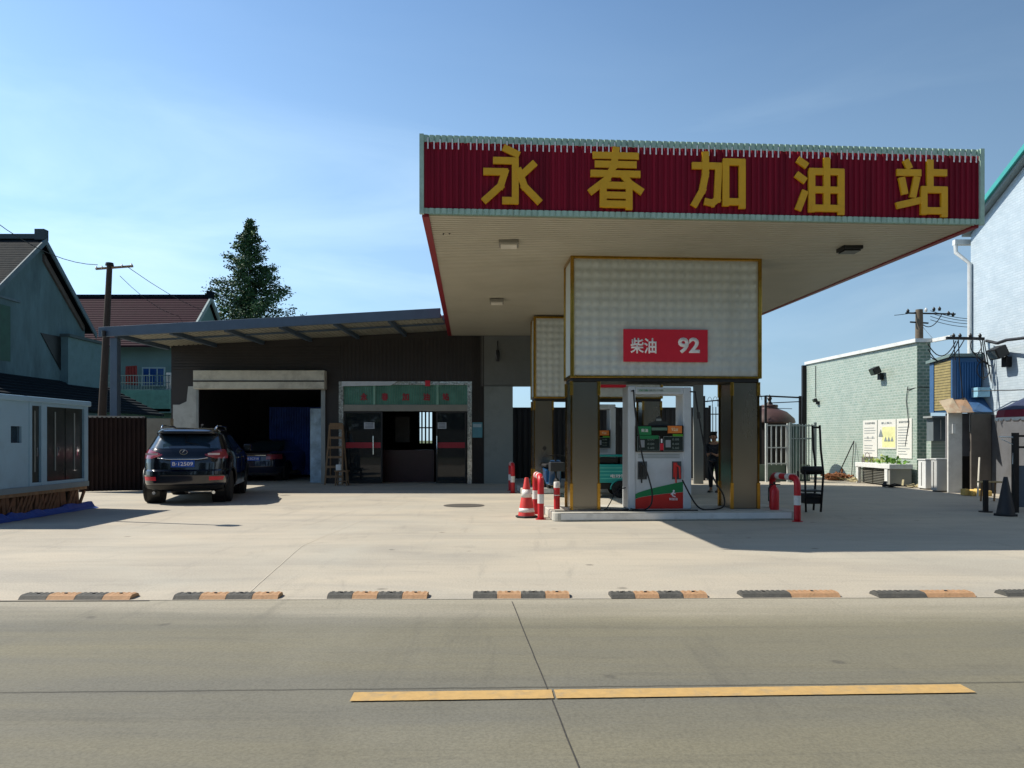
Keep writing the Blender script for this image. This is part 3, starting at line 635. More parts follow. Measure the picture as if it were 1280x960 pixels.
# ---- short bollard and extinguishers
bo = thing('short_bollard', 'short red bollard with a white top, at the left steel column', 'bollard', il(-.2, .3, .15))
MB().lathe([(.055, 0), (.055, .40), (.001, .40)], n=20).build('bollard_body', M_red, bo, smooth='auto')
MB().lathe([(.057, .38), (.057, .47), (.05, .485), (.001, .485)], n=20).build('white_cap', M_tapewhite, bo, smooth='auto')
MB().lathe([(.057, .24), (.057, .255)], n=20).build('thin_band', M_tapewhite, bo, smooth=True)
ex = thing('fire_extinguisher', 'red fire extinguisher standing on the island by the right steel column', 'fire extinguisher', il(3.62, -.08, .15))
MB().lathe([(.001, 0), (.075, 0), (.08, .02), (.08, .33), (.06, .38), (.03, .41), (.03, .44), (.001, .44)], n=20).build('cylinder', M_red, ex, smooth='auto')
b = MB(); b.box(-.02, .1, -.015, .015, .44, .455); b.box(-.02, .1, -.015, .015, .48, .495); b.tube([(0, 0, .43), (-.06, 0, .45), (-.1, 0, .38), (-.1, 0, .15)], .012, 8); b.lathe([(.02, .42), (.02, .48), (.001, .48)], n=10)
build_each(b, 'valve_hose', M_black, ex)
# ---- hand cart on the right of the island
cx = thing('hand_cart', 'dark metal hand cart with a tall upright frame right of the island hoop', 'cart', (5.55, 14.5, 0))
M_dk = mat('dark_iron', '#1f1d1e', .55, .4, var=.2)
b = MB()
for y in (0, .35):
    b.tube([(.28, y, 0.02), (.33, y, .75), (.28, y, 1.2), (.26, y, 1.66)], .022, 8); b.tube([(0, y, .02), (-.02, y, .78)], .02, 8); b.tube([(-.02, y, .3), (.3, y, .3)], .018, 8)
b.tube([(.26, 0, 1.62), (.26, .35, 1.62)], .018, 8); b.build('frame', M_dk, cx, smooth=True)
MB().lathe([(.001, -.16), (.07, -.16), (.08, -.14), (.08, .2), (.07, .22), (.001, .22)], (.15, .17, .80), 16, 'x').build('roller', M_dk, cx, smooth='auto')
MB().box(.0, .3, .02, .33, .17, .36).build('lower_box', M_dk, cx, bevel=.02)
MB().box(-.04, .3, .0, .35, .40, .43).build('shelf', M_dk, cx)

# ================================================================ STATION BUILDING (front wall at 24.3 m)
ZW = 24.3; OB = (-6, ZW, 0)
sb = thing('service_building', 'dark clad single storey service building with garage and shop under a lean-to roof', 'building', OB)
def wallbox(b, x0, x1, z0, z1, y0=ZW, y1=ZW+.2): b.box(x0, x1, y0, y1, z0, z1)
gx0, gx1, gz = PX(246, ZW), PX(406, ZW), PZ(487, ZW)
dx0, dx1, dz = PX(425, ZW), PX(590, ZW), PZ(477, ZW)
wx0, wx1 = PX(214, ZW), PX(605, ZW)
def ztop(x): return 4.30+(x-PX(125, 21))/(-1.98-PX(125, 21))*.52+.04-.02
def sl_wall(b, x0, x1, z0): b.hexa([(x0, ZW, z0), (x1, ZW, z0), (x1, ZW+.2, z0), (x0, ZW+.2, z0), (x0, ZW, ztop(x0)), (x1, ZW, ztop(x1)), (x1, ZW+.2, ztop(x1)), (x0, ZW+.2, ztop(x0))])
M_sid = mat('dark_siding', '#2c2826', .6, var=.25, scale=1.5, dirt_or_mirror='#191716', dirt_or_mirror_amt=.5)
b = MB(OB)
for x0, x1, z0 in ((wx0, gx0, 0), (gx0, gx1, gz), (gx1, dx0, 0), (dx0, dx1, dz), (dx1, wx1, 0)): sl_wall(b, x0, x1, z0)
b.build('front_wall', M_sid, sb)
b = MB(OB)   # horizontal boards over the garage, upright ribs by the shop
for k in range(9):
    z = 3.62+k*.09
    b.box(wx0+.05, min(dx0, wx0+.6+k*1.1 if k > 5 else dx0), ZW-.025, ZW-.002, z, z+.07)
b.build('board_cladding', M_sid, sb)
b = MB(OB); b.corr((dx1+.02, ZW-.002, 0), (wx1, ZW-.002, 0), (dx1+.02, ZW-.002, 4.7), (wx1, ZW-.002, 4.7), 7, .03, (0, -1, 0)); b.build('ribbed_cladding', M_sid, sb)
b = MB(OB); b.corr((dx0, ZW-.002, dz+.02), (dx1, ZW-.002, dz+.02), (dx0, ZW-.002, 4.5), (dx1, ZW-.002, 4.65), 34, .012, (0, -1, 0)); b.build('ribbed_cladding', M_sid, sb)
b = MB(OB)   # side, back, partition walls and ceiling
b.box(wx0, wx0+.2, ZW+.2, 31, 0, 4.2); b.box(wx0, wx1, 31, 31.2, 0, 1.2); b.box(wx0, PX(524, 31), 31, 31.2, 1.2, 4.3); b.box(PX(540, 31), wx1, 31, 31.2, 1.2, 4.3); b.box(PX(524, 31), PX(540, 31), 31, 31.2, 2.55, 4.3)
b.box(gx1+.15, gx1+.3, ZW+.2, 31, 0, 4.2); b.box(wx1-.2, wx1, ZW+.2, 31, 0, 4.3)
b.build('inner_walls', mat('inner_wall', '#3b3e44', .8, var=.15), sb)
MB(OB).box(wx0, wx1, ZW+.2, 31.2, 4.31, 4.4).build('ceiling', mat('inner_ceiling', '#3a3a38', .8), sb)
b = MB(OB)
for x in (PX(527.5, 31), PX(532, 31), PX(536.5, 31)): b.box(x-.03, x+.03, 30.96, 31.0, 1.2, 2.55)
for z in (1.2, 1.85, 2.5): b.box(PX(524, 31), PX(540, 31), 30.95, 30.99, z, z+.05)
b.build('back_window_grille', M_black, sb)
# white pier and shutter box
M_pier = mat('pier_plaster', '#a9adaa', .8, var=.12, scale=3, dirt_or_mirror='#5f5a52', dirt_or_mirror_amt=.6)
b = MB(OB); b.box(PX(217, ZW), gx0, ZW-.05, ZW-.003, 0, PZ(506, ZW)); b.ext([(gx0-.52, ZW-.055, PZ(506, ZW)), (gx0+.0, ZW-.055, PZ(506, ZW)), (gx0, ZW-.055, gz+.1), (gx0-.25, ZW-.055, gz+.1), (gx0-.3, ZW-.055, 2.6)], (0, .05, 0))
b.build('white_pier', M_pier, sb)
b = MB(OB); b.box(PX(247, ZW), PX(409, ZW), ZW-.36, ZW-.01, gz, PZ(464, ZW)); sh = b.build('shutter_box', mat('shutter_box_cream', '#c6c5b8', .6, var=.12, scale=4, dirt_or_mirror='#6b6658'), sb, bevel=.02)
b = MB(OB); b.box(PX(247, ZW), PX(409, ZW), ZW-.38, ZW-.361, gz+.22, gz+.26); b.build('box_seam', M_black, sh)
b = MB(OB)
b.box(gx1-.1, gx1+.03, ZW-.08, ZW-.003, 0, gz); b.box(gx0, gx0+.08, ZW-.06, ZW-.003, 0, gz)
b.build('shutter_rail', mat('rail_grey', '#8e918e', .4, .5), sb)
b = MB(OB); b.corr((gx0+1.0, 28.4, .1), (gx1-.3, 28.4, .1), (gx0+1.0, 28.4, 2.6), (gx1-.3, 28.4, 2.6), 30, .05, (0, -1, 0)); b.build('blue_curtain', mat('blue_curtain', '#3f5cae', .8, var=.25), sb)
b = MB(OB); b.box(gx1-.62, gx1-.15, 24.9, 25.0, 0, 2.4); b.build('pale_inner_panel', mat('inner_pale', '#9fb4c2', .3, var=.4, scale=3), sb)
# shop front
fr = MB(OB)
fr.box(dx0-.02, dx0+.12, ZW-.08, ZW+.1, 0, dz); fr.box(dx1-.14, dx1, ZW-.08, ZW+.1, 0, dz); fr.box(dx0+.12, dx1-.14, ZW-.08, ZW+.1, dz-.11, dz)
fo = fr.build('mirror_door_frame', mat('mirror_frame', '#c9cac6', .15, .55, var=.6, scale=22, bump=.5, bscale=9, dirt_or_mirror='#101214', dirt_or_mirror_amt=1), sb)  # near-black and pale mottling paints the mirrored surroundings into the frame colour
zt1, zt2 = PZ(506, ZW), PZ(514, ZW)
b = MB(OB); b.box(dx0+.12, dx1-.14, ZW-.06, ZW+.1, zt2, zt1); b.build('door_beam', mat('door_beam', '#8c8a80', .5, .4, var=.1), sb)
b = MB(OB); b.box(dx0+.12, dx1-.14, ZW+.02, ZW+.05, zt1, dz-.11); tr = b.build('transom', mat('transom_green', '#5c8f80', .15, var=.35, scale=2, coat=.6), sb)
b = MB(OB)
for i in range(52): x = dx0+.15+(dx1-dx0-.3)*i/51; b.box(x-.006, x+.006, ZW+.005, ZW+.019, zt1, dz-.12)
b.build('transom_bars', mat('transom_bar', '#5f8d7a', .5), tr)
for key, px in (('yong', 455), ('chun', 481), ('jia', 507), ('you', 533), ('zhan', 557)):
    glyph(key, .2, .22, .034, .008, mat('dull_red_letter', '#9a2733', .5), tr, (PX(px, ZW)-OB[0], -.003, PZ(496, ZW)), 0, 'transom_character')
def doorleaf(px0, px1, hpx, spx0, spx1):
    x0, x1 = PX(px0, ZW), PX(px1, ZW)
    b = MB(OB); t_ = .05
    b.box(x0, x0+t_, ZW+.0, ZW+.05, .02, zt2); b.box(x1-t_, x1, ZW, ZW+.05, .02, zt2); b.box(x0+t_, x1-t_, ZW, ZW+.05, .02, .09); b.box(x0+t_, x1-t_, ZW, ZW+.05, zt2-.06, zt2)
    o = b.build('door_leaf', M_black, sb)
    b = MB(OB); b.box(x0+t_, x1-t_, ZW+.018, ZW+.03, .09, zt2-.06); g_ = b.build('door_pane', M_darkglass, o)
    b = MB(OB); b.box(x0+t_, x1-t_, ZW+.008, ZW+.016, PZ(560, ZW), PZ(553, ZW)); b.build('red_stripe', mat('door_stripe', '#a01c2c', .5), o)
    x = PX(hpx, ZW); b = MB(OB); b.tube([(x, ZW-.04, PZ(568, ZW)), (x, ZW-.04, PZ(545, ZW))], .022, 8); b.tube([(x, ZW-.04, PZ(565, ZW)), (x, ZW+.01, PZ(565, ZW))], .015, 6); b.tube([(x, ZW-.04, PZ(548, ZW)), (x, ZW+.01, PZ(548, ZW))], .015, 6); b.build('door_handle', M_chrome, o)
    b = MB(OB); b.box(PX(spx0, ZW), PX(spx1, ZW), ZW+.004, ZW+.014, PZ(536, ZW), PZ(528, ZW)); n_ = b.build('paper_notice', mat('notice_paper', '#b9bdc0', .8), o)
    b = MB(OB)
    for k in range(4): z = PZ(534.5-k*1.7, ZW); b.box(PX(spx0+1.5, ZW), PX(spx1-1.5, ZW), ZW+.001, ZW+.003, z-.01, z+.008)
    b.build('notice_print', mat('print_grey', '#4d5560', .8), n_)
for px_ in (468, 547):
    b = MB(OB); b.box(PX(px_, ZW)-.035, PX(px_, ZW)+.035, ZW-.03, ZW+.004, zt1, dz-.11); b.build('transom_post', mat('transom_post', '#7fae9c', .5), tr)
b = MB(OB); b.ext([(PX(428, ZW), ZW-.10, PZ(483, ZW)), (PX(489, ZW), ZW-.10, PZ(482, ZW)), (PX(497, ZW), ZW-.10, PZ(477, ZW)), (PX(428, ZW), ZW-.10, PZ(477, ZW))], (0, .015, 0)); b.build('pale_banner_strip', mat('banner_pale', '#c8d2dc', .6, var=.1), sb)
b = MB(OB); b.box(PX(532, ZW), PX(538, ZW), ZW-.12, ZW-.085, PZ(483, ZW), PZ(476, ZW)); b.build('red_ornament', M_signred, sb)
doorleaf(430, 478, 467, 455, 468); doorleaf(545, 583, 546.5, 547, 558)
b = MB(OB); b.box(PX(478, 25.3), PX(543, 25.3), 25.2, 25.9, 0, 1.05); b.build('shop_counter', mat('counter_dark', '#3a1f22', .4, var=.2), sb)
b = MB(OB); b.box(PX(494, 27), PX(512, 27), 27, 27.1, 1.3, 2.2); b.build('wall_poster', mat('poster_grey', '#4b5055', .5, var=.3), sb)
# grey panel wall right of the shop
b = MB(OB); b.box(wx1, PX(641, ZW), ZW-.02, ZW+.25, 0, 3.1); b.build('grey_pier', mat('grey_pier', '#868c88', .6, var=.06, scale=2, dirt_or_mirror='#5c605c'), sb)
# wall notice
nb = MB(OB); nb.box(PX(590.5, ZW), PX(603, ZW), ZW-.06, ZW-.035, PZ(547, ZW), PZ(528, ZW)); nn_ = nb.build('teal_notice', mat('notice_teal', '#4f8b98', .4, var=.15), sb)
b = MB(OB); b.box(PX(591.5, ZW), PX(602, ZW), ZW-.063, ZW-.0605, PZ(534, ZW), PZ(530, ZW)); b.build('notice_heading', mat('notice_pale', '#9db5bd', .5), nn_)
# lean-to roof
yF, yB = 21.0, ZW+.3
lx0, lx1 = PX(125, yF), -1.98
def lz(x, y): return 4.30+(x-lx0)/(lx1-lx0)*.52+(y-yF)*.012
def lhex(b, x0, x1, y0, y1, d0, d1):
    b.hexa([(x0, y0, lz(x0, y0)+d0), (x1, y0, lz(x1, y0)+d0), (x1, y1, lz(x1, y1)+d0), (x0, y1, lz(x0, y1)+d0), (x0, y0, lz(x0, y0)+d1), (x1, y0, lz(x1, y0)+d1), (x1, y1, lz(x1, y1)+d1), (x0, y1, lz(x0, y1)+d1)])
b = MB(OB); lhex(b, lx0, lx1, yF+.09, yB, .012, .06); rf = b.build('lean_to_roof', mat('roof_sheet_grey', '#6e7274', .5, .3, var=.1), sb)
b = MB(OB); b.corr((lx0+.1, yF+.1, lz(lx0, yF)+.005), (lx1, yF+.1, lz(lx1, yF)+.005), (lx0+.1, yB, lz(lx0, yB)+.005), (lx1, yB, lz(lx1, yB)+.005), 60, .02, (0, 0, -1)); b.build('ceiling_sheet', mat('ceiling_cream', '#a19f90', .6, var=.15, scale=1.2, dirt_or_mirror='#6d6b5e'), rf)
b = MB(OB); lhex(b, lx0-.05, lx1+.02, yF, yF+.085, -.10, .17); b.build('roof_fascia', M_bluesteel, rf, bevel=.01)
for k in range(7):
    x = lx0+.35+k*1.5
    b = MB(OB); lhex(b, x, x+.09, yF+.09, yB-.3, -.13, -.018); b.build('rafter', M_bluesteel, rf)
b = MB(OB); lhex(b, lx0+.1, lx1, yF+1.5, yF+1.57, -.07, -.0185); b.build('purlin', M_bluesteel, rf)
b = MB(OB); x = PX(142, 21.1); b.box(x-.1, x+.1, 21.0+.09, 21.3, 0, lz(x, 21)-.135); b.build('roof_post', M_bluesteel, sb, bevel=.01)
b = MB(OB); b.lathe([(.001, 0), (.05, 0), (.06, .16), (.001, .16)], (PX(131, 21), 20.95, 4.2), 10); b.build('roof_corner_lamp', M_black, rf)

# ladder leaning by the shop door
ld = thing('wooden_ladder', 'wooden step ladder opened between garage and shop door', 'ladder', (PX(417, 23.6), 23.6, 0))
b = MB()
for s_ in (-1, 1): b.bar((s_*.27, 0, 0), (s_*.2, .35, 1.85), .05, .035)
ls = b
for k in range(6): z = .25+k*.3; f_ = z/1.85; ls.bar((-.27+.07*f_, .35*f_, z), (.27-.07*f_, .35*f_, z), .03, .07)
for s_ in (-1, 1): ls.bar((s_*.27, .75, 0), (s_*.2, .37, 1.82), .045, .03)
ls.bar((-.2, .36, 1.85), (.2, .36, 1.85), .06, .12)
ls.build('ladder_frame', M_wood, ld)
st = thing('stool', 'small dark stool with a white box on its shelf, left of the shop door', 'stool', (PX(428, 23.3), 23.25, 0))
b = MB(); b.box(-.2, .2, -.17, .17, .42, .46)
for sx in (-.17, .17):
    for sy in (-.14, .14): b.bar((sx, sy, 0), (sx*.9, sy*.9, .42), .035)
b.box(-.17, .17, -.14, .14, .12, .14); b.build('stool_frame', M_wood, st)
tag(MB((PX(423.5, 23.2), 23.2, .463)).box(PX(420.5, 23.2), PX(426.5, 23.2), 23.12, 23.3, .463, .64).build('paper_box', M_white, bevel=.01), 'small white box on the stool left of the shop door', 'box')
# cctv camera
cc = thing('security_camera', 'dark security camera hanging under the beam at the right end of the shop wall', 'camera', (PX(622, 24.1), 24.1, 4.2))
MB().lathe([(.001, -.35), (.06, -.35), (.07, -.1), (.05, 0), (.001, 0)], (0, 0, 0), 12).build('camera_body', M_black, cc, smooth='auto'); MB().tube([(0, 0, 0), (0, .1, .3)], .02, 6).build('bracket', M_black, cc)

# ---------------------------------------------------------------- fences behind the forecourt
M_rust = mat('rusty_brown_sheet', '#281c19', .8, var=.25, scale=3, spec=.2, dirt_or_mirror='#3a2a22', dirt_or_mirror_amt=.5)
def sheetfence(name, lbl, x0, y0, x1, y1, h, n, mt, grp=None, cap=None):
    r = thing(name, lbl, 'fence', (x0, y0, 0)); o_ = (x0, y0, 0); d = Vector((x1-x0, y1-y0, 0)).normalized(); nn = Vector((d.y, -d.x, 0))
    b = MB(o_); b.corr((x0, y0, .02), (x1, y1, .02), (x0, y0, h), (x1, y1, h), n, .035, nn, th=.02); b.build('sheet_panel', mt, r)
    b = MB(o_); b.bar((x0, y0, h), (x1, y1, h), .07, .05); b.build('top_rail', cap or mt, r)
    k = max(2, int((Vector((x1-x0, y1-y0)).length)/2.5)+1)
    for i in range(k):
        t = i/(k-1); q = Vector((x0+(x1-x0)*t, y0+(y1-y0)*t, 0))-nn*.06; b = MB(o_); b.bar(q, q+Vector((0, 0, h)), .06); b.build('post', M_dk, r)
    return r
sheetfence('sheet_fence', 'rust brown corrugated sheet fence between the white booth and the dark car', PX(100, 20.3), 20.3, PX(181, 20.8), 20.8, 2.0, 14, M_rust, cap=mat('fence_cap_grey', '#8d8a83', .6))
bw = MB((PX(195, 22), 22.2, 0)); bw.box(PX(181, 22), PX(212, 22)-.02, 22.1, 22.3, 0, 2.0)
tag(bw.build('garden_wall', mat('beige_render', '#938c7c', .85, var=.1, dirt_or_mirror='#6b655a')), 'beige rendered wall between the rusty sheet fence and the white garage pier', 'wall')
sheetfence('sheet_fence', 'tall dark corrugated fence behind the rear pump island', -.3, 27, 6.9, 27, 2.5, 36, mat('dark_sheet', '#26282a', .7, var=.2))
# mesh and bar fences to the right
def barfence(name, lbl, x0, x1, y, h, step, mt, z0=.1, rails=(.15, .9), r_=.012):
    r = thing(name, lbl, 'fence', (x0, y, 0)); o_ = (x0, y, 0); b = MB(o_); x = x0
    while x < x1: b.box(x-r_, x+r_, y-r_, y+r_, z0, h); x += step
    b.build('bars', mt, r)
    b = MB(o_)
    for z in rails: b.box(x0, x1, y-.022, y+.022, z*h-.018, z*h+.018)
    b.build('rails', mt, r)
    for x in (x0, x1): b = MB(o_); b.box(x-.035, x+.035, y-.035, y+.035, 0, h+.05); b.build('post', mt, r)
    return r
barfence('bar_fence', 'dark bar fence seen between the pump and the right column', 7.0, 8.8, 27.2, 2.55, .11, M_dk)
fr2 = thing('frame_fence', 'thin dark rail frame rising above the dome roofed kiosk', 'fence', (PX(957, 26), 26.2, 0)); o_ = (PX(957, 26), 26.2, 0)
b = MB(o_); b.bar((PX(880, 26.2), 26.2, PZ(502, 26.2)), (PX(957, 26.2), 26.2, PZ(495, 26.2)), .04); b.bar((PX(957, 26.2), 26.2, PZ(495, 26.2)), (PX(1000, 26.2), 26.2, PZ(497, 26.2)), .05); b.bar((PX(957, 26.2), 26.2, PZ(504, 26.2)), (PX(1000, 26.2), 26.2, PZ(502, 26.2)), .03); b.bar((PX(957, 26.2), 26.2, PZ(510, 26.2)), (PX(990, 26.2), 26.2, PZ(511, 26.2)), .02)
b.build('rails', M_dk, fr2)
for px in (880, 957, 1000, 1004): b = MB(o_); b.bar((PX(px, 26.2), 26.2, 0), (PX(px, 26.2), 26.2, PZ(495, 26.2)), .07); b.build('post', M_dk, fr2)
wr = MB((7.5, 27.2, 2.55)); pts = []
for i in range(140): t = i/139; pts.append((6.95+1.85*t, 27.2+.16*math.cos(t*60), 2.72+.18*math.sin(t*60)+.12*t))
wr.tube(pts, .008, 5); tag(wr.build('coiled_wire', M_dk), 'coiled wire along the top of the dark bar fence', 'wire')
bf = barfence('bar_fence', 'white barred gate before the dome roofed kiosk', PX(958, 25.4), PX(985, 25.4), 25.4, PZ(531, 25.4), .165, mat('white_bar', '#c6cbc8', .5), z0=.55, rails=(.6, .32, .99), r_=.016)
barfence('bar_fence', 'silver upright bar fence next to the green tiled wall', PX(988, 25.0), PX(1019, 25.0), 25.0, PZ(530, 25.0), .10, mat('silver_bar', '#8f9a97', .4, .6), rails=(.15, .75, .97), r_=.014)
sheetfence('sheet_fence', 'grey green corrugated panel right of the kiosk', PX(984, 25.7), 25.7, PX(1000, 25.7), 25.7, PZ(531, 25.7), 6, mat('green_grey_sheet', '#55706a', .6, var=.2))
lw = MB((8.7, 25.8, 0)); lw.box(PX(905, 25.8), PX(1012, 25.8), 25.75, 25.95, 0, .55); tag(lw.build('low_wall', mat('low_green_wall', '#59685c', .8, var=.25, dirt_or_mirror='#39433a')), 'low mossy wall under the white barred gate', 'wall')
# dome roofed kiosk
kx, ky_ = PX(962, 28), 28.0
ki = thing('kiosk', 'round kiosk with a brown domed roof and finial behind the barred gate', 'kiosk', (kx, ky_, 0))
MB().lathe([(.78, 0), (.78, 2.05), (.001, 2.05)], n=20).build('drum', mat('kiosk_dark', '#15100f', .7, var=.2), ki, smooth='auto')
MB().lathe([(.86, 1.98), (.90, 2.02), (.86, 2.16), (.6, 2.4), (.3, 2.52), (.28, 2.56), (.3, 2.62), (.28, 2.66), (.001, 2.68)], n=24).build('dome_roof', mat('dome_brown', '#4c3734', .5, var=.2), ki, smooth='auto')
MB().lathe([(.001, 2.66), (.12, 2.68), (.05, 2.8), (.09, 2.9), (.03, 3.0), (.001, 3.05)], n=12).build('finial', M_black, ki, smooth='auto')

# ================================================================ GREEN TILED BUILDING, WHITE BUILDING AND SHEDS ON THE RIGHT
M_gt = tiles('green_mosaic', '#9faca0', '#8b9f93', '#b3bdb5', 'y', .17, .085, .012, .4, dirt_or_mirror='#819288', dirt_or_mirror_amt=.5)
M_gt_shaded = tiles('green_mosaic_end_shaded', '#7d9482', '#6c8674', '#a4ad9b', 'x', .2, .1, .02, .45, dirt_or_mirror='#3f4f45', dirt_or_mirror_amt=.4)  # darker copy of the wall tiles, the end's shade put into the colours
OG = (11.8, 25, 0)
gb = thing('tiled_building', 'pale green tiled wall with white coping and posters along the right side', 'building', OG)
a0, a1 = Vector((11.5, 30, 0)), Vector((12.02, 22.8, 0))
def gh(z0, z1, dx=0, x2=None):
    pass
b = MB(OG); b.hexa([a0, a1, (12.42, 22.8, 0), (11.95, 30, 0), (a0.x, a0.y, 4.32), (a1.x, a1.y, 4.28), (12.42, 22.8, 4.28), (11.95, 30, 4.32)]); b.build('tiled_wall', M_gt, gb)
b = MB(OG); b.box(12.021, 12.419, 22.785, 22.797, 0, 4.27); b.build('end_facing', M_gt_shaded, gb)
b = MB(OG); b.hexa([(11.44, 30.05, 4.32), (11.94, 22.74, 4.28), (12.5, 22.74, 4.28), (12.0, 30.05, 4.32), (11.44, 30.05, 4.43), (11.94, 22.74, 4.39), (12.5, 22.74, 4.39), (12.0, 30.05, 4.43)])
b.bar((12.5, 22.78, 4.335), (PX(1190, 21.0), 21.0, 4.2), .1, .1); b.build('white_coping', M_white, gb)
b = MB(OG); b.box(11.36, 11.5, 30.0, 30.15, 0, 4.3); b.build('corner_post', M_dk, gb)
XW = 11.86
def gw(px): # distance of a photo column on the tiled wall
    r = (px-640)/F; d = a1-a0; t = (r*a0.y-a0.x)/(d.x-r*d.y); return a0+d*t
GN = Vector((-.9974, -.072, 0))
def wallrect(b, px0, px1, z0, z1, off=.02, th=.018):
    p, q = gw(px0)+GN*off, gw(px1)+GN*off; b.hexa([(p.x, p.y, z0), (q.x, q.y, z0), *[tuple(v) for v in (Vector((q.x, q.y, z0))-GN*th, Vector((p.x, p.y, z0))-GN*th)], (p.x, p.y, z1), (q.x, q.y, z1), tuple(Vector((q.x, q.y, z1))-GN*th), tuple(Vector((p.x, p.y, z1))-GN*th)])
GA = math.degrees(math.atan2(a1.y-a0.y, a1.x-a0.x))
M_post = mat('poster_white', '#d3d3cb', .6, var=.03)
M_ink = mat('poster_ink', '#7a8588', .7)
def poster(lbl, px0, px1, z0, z1, kind):
    c = (gw(px0)+gw(px1))/2; r = thing('poster', lbl, 'poster', (c.x, c.y, z0), 0, 'safety posters on the tiled wall'); oc = (c.x, c.y, z0)
    b = MB(oc); wallrect(b, px0, px1, z0, z1); b.build('sheet', M_post, r)
    d = (a1-a0).normalized(); L_ = (gw(px1)-gw(px0)).length
    def bar_(u0, u1, v0, v1, mt, nm='print_line', off=.024): 
        b_ = MB(oc); p = gw(px0)+d*(L_*u0); q = gw(px0)+d*(L_*u1); o1, o2 = GN*off, GN*(off-.003); za, zb_ = z0+(z1-z0)*v0, z0+(z1-z0)*v1
        pts = [p+o1, q+o1, q+o2, p+o2]; b_.hexa([(v.x, v.y, za) for v in pts]+[(v.x, v.y, zb_) for v in pts]); return b_.build(nm, mt, r)
    cc_ = c+GN*.021
    if kind == 'text' or kind == 'rules':
        txt('加油站安全须知' if kind == 'text' else '安全操作规程', L_*.7, .07, M_ink, r, (cc_-Vector((c.x, c.y, 0))).to_tuple()[:2]+((z1-z0)*.92,), .003, .01, rot=(90, 0, GA))
        for k in range(11):
            if kind == 'rules' and k in (3, 6): continue
            bar_(.1, .9-random.random()*.3, .78-k*.068, .795-k*.068, M_ink)
        if kind == 'rules':
            for u_ in (.3, .65): bar_(u_, u_+.1, .5, .56, mat('poster_grey_icon', '#9aa0a0', .7), 'icon')
    else:
        txt('禁止烟火', L_*.6, .07, M_ink, r, (cc_-Vector((c.x, c.y, 0))).to_tuple()[:2]+((z1-z0)*.88,), .003, .01, rot=(90, 0, GA))
        bar_(.25, .97, .05, .75, mat('poster_yellow', '#d6d69c', .6), 'yellow_field', .0215)
        def tri(u, v, s_, mt):
            p = gw(px0)+d*(L_*u)+GN*.027; z = z0+(z1-z0)*v; b_ = MB(oc); b_.ext([(p.x-d.x*s_, p.y-d.y*s_, z), (p.x+d.x*s_, p.y+d.y*s_, z), (p.x, p.y, z+s_*1.8)], GN*.003); b_.build('warning_triangle', mt, r)
        tri(.18, .42, .13, M_ink)
        for u_ in (.45, .63, .81): tri(u_, .26, .08, M_ink)
    return r
poster('white rules poster with small icons, left of the three on the tiled wall', 1079.5, 1097, .82, 2.03, 'rules')
poster('shorter middle poster with yellow field and warning triangles on the tiled wall', 1098, 1120.5, 1.1, 2.03, 'warn')
poster('white text poster, right of the three on the tiled wall', 1121.5, 1140.5, .82, 2.03, 'text')
# wall flood lamps
def flood(lbl, px, py, s_=1, Xw=None):
    p = gw(px) if Xw is None else Vector((Xw, zc(px, Xw), 0)); z = PZ(py, p.y); r = thing('wall_lamp', lbl, 'lamp', (p.x, p.y, z))
    b = MB(); b.box(-.34*s_, -.1*s_, -.16*s_, .16*s_, -.02, .2*s_); b.build('lamp_head', M_black, r, bevel=.02); r.children[0].rotation_euler = (0, R(-25), 0)
    MB().box(-.345*s_, -.335*s_, -.13*s_, .13*s_, .01, .17*s_).build('lamp_glass', M_carglass, r.children[0])
    MB().tube([(-.15*s_, 0, 0), (-.06, 0, -.1*s_), (0, 0, -.12*s_)], .02*s_, 6).build('bracket', M_dk, r)
    b = MB(); b.box(-.12*s_, -.002, -.09, .09, -.3*s_, -.1*s_); b.build('junction_box', M_dk, r)
flood('black flood lamp high on the green tiled wall', 1103, 463)
flood('small dark lamp bracket at the far end of the green tiled wall', 1023, 500, .55)
cb_ = MB((11.55, 28.4, 3)); q = gw(1020)+GN*.02; cb_.tube([(q.x, q.y, 4.2), (q.x, q.y, 3.0)], .012, 5); q = gw(1136)+GN*.03; cb_.tube([(q.x, q.y, 3.0), (q.x, q.y+.1, 2.6), (q.x, q.y-.05, 1.9), (q.x, q.y+.15, 1.2)], .012, 5)
cb_.tube([gw(1136)+GN*.03+Vector((0, 0, 2.9)), Vector((12.05, 22.7, 2.95)), Vector((12.5, 22.6, 2.9))], .012, 5)
tag(cb_.build('wall_cable', M_black), 'thin cables running down the green tiled wall', 'cable')
# bench with vegetables
be = thing('wash_bench', 'white slab bench with louvred sides under the posters on the tiled wall', 'bench', (11.5, 23.9, 0))
OBE = (11.5, 23.9, 0)
b = MB(OBE); b.box(11.18, 11.88, 22.75, 25.05, .52, .66); b.build('slab', M_white, be, bevel=.01)
b = MB(OBE); b.box(11.22, 11.86, 22.8, 22.92, 0, .52); b.build('end_panel', mat('bench_grey', '#8b8c86', .8, var=.1), be)
b = MB(OBE); b.box(11.2, 11.3, 22.92, 23.1, 0, .52); b.build('leg', M_white, be); b = MB(OBE); b.box(11.2, 11.3, 24.85, 25.0, 0, .52); b.build('leg', M_white, be)
b = MB(OBE); b.box(11.34, 11.84, 23.1, 24.85, .02, .5); b.build('inner_box', M_black, be)
for y0 in (23.12, 24.0):
    b = MB(OBE)
    for k in range(9): b.hexa([(11.25, y0, .05+k*.05), (11.25, y0+.82, .05+k*.05), (11.3, y0+.82, .07+k*.05), (11.3, y0, .07+k*.05), (11.25, y0, .06+k*.05), (11.25, y0+.82, .06+k*.05), (11.3, y0+.82, .08+k*.05), (11.3, y0, .08+k*.05)])
    b.build('louvre', mat('louvre_grey', '#77776f', .5, .3), be)
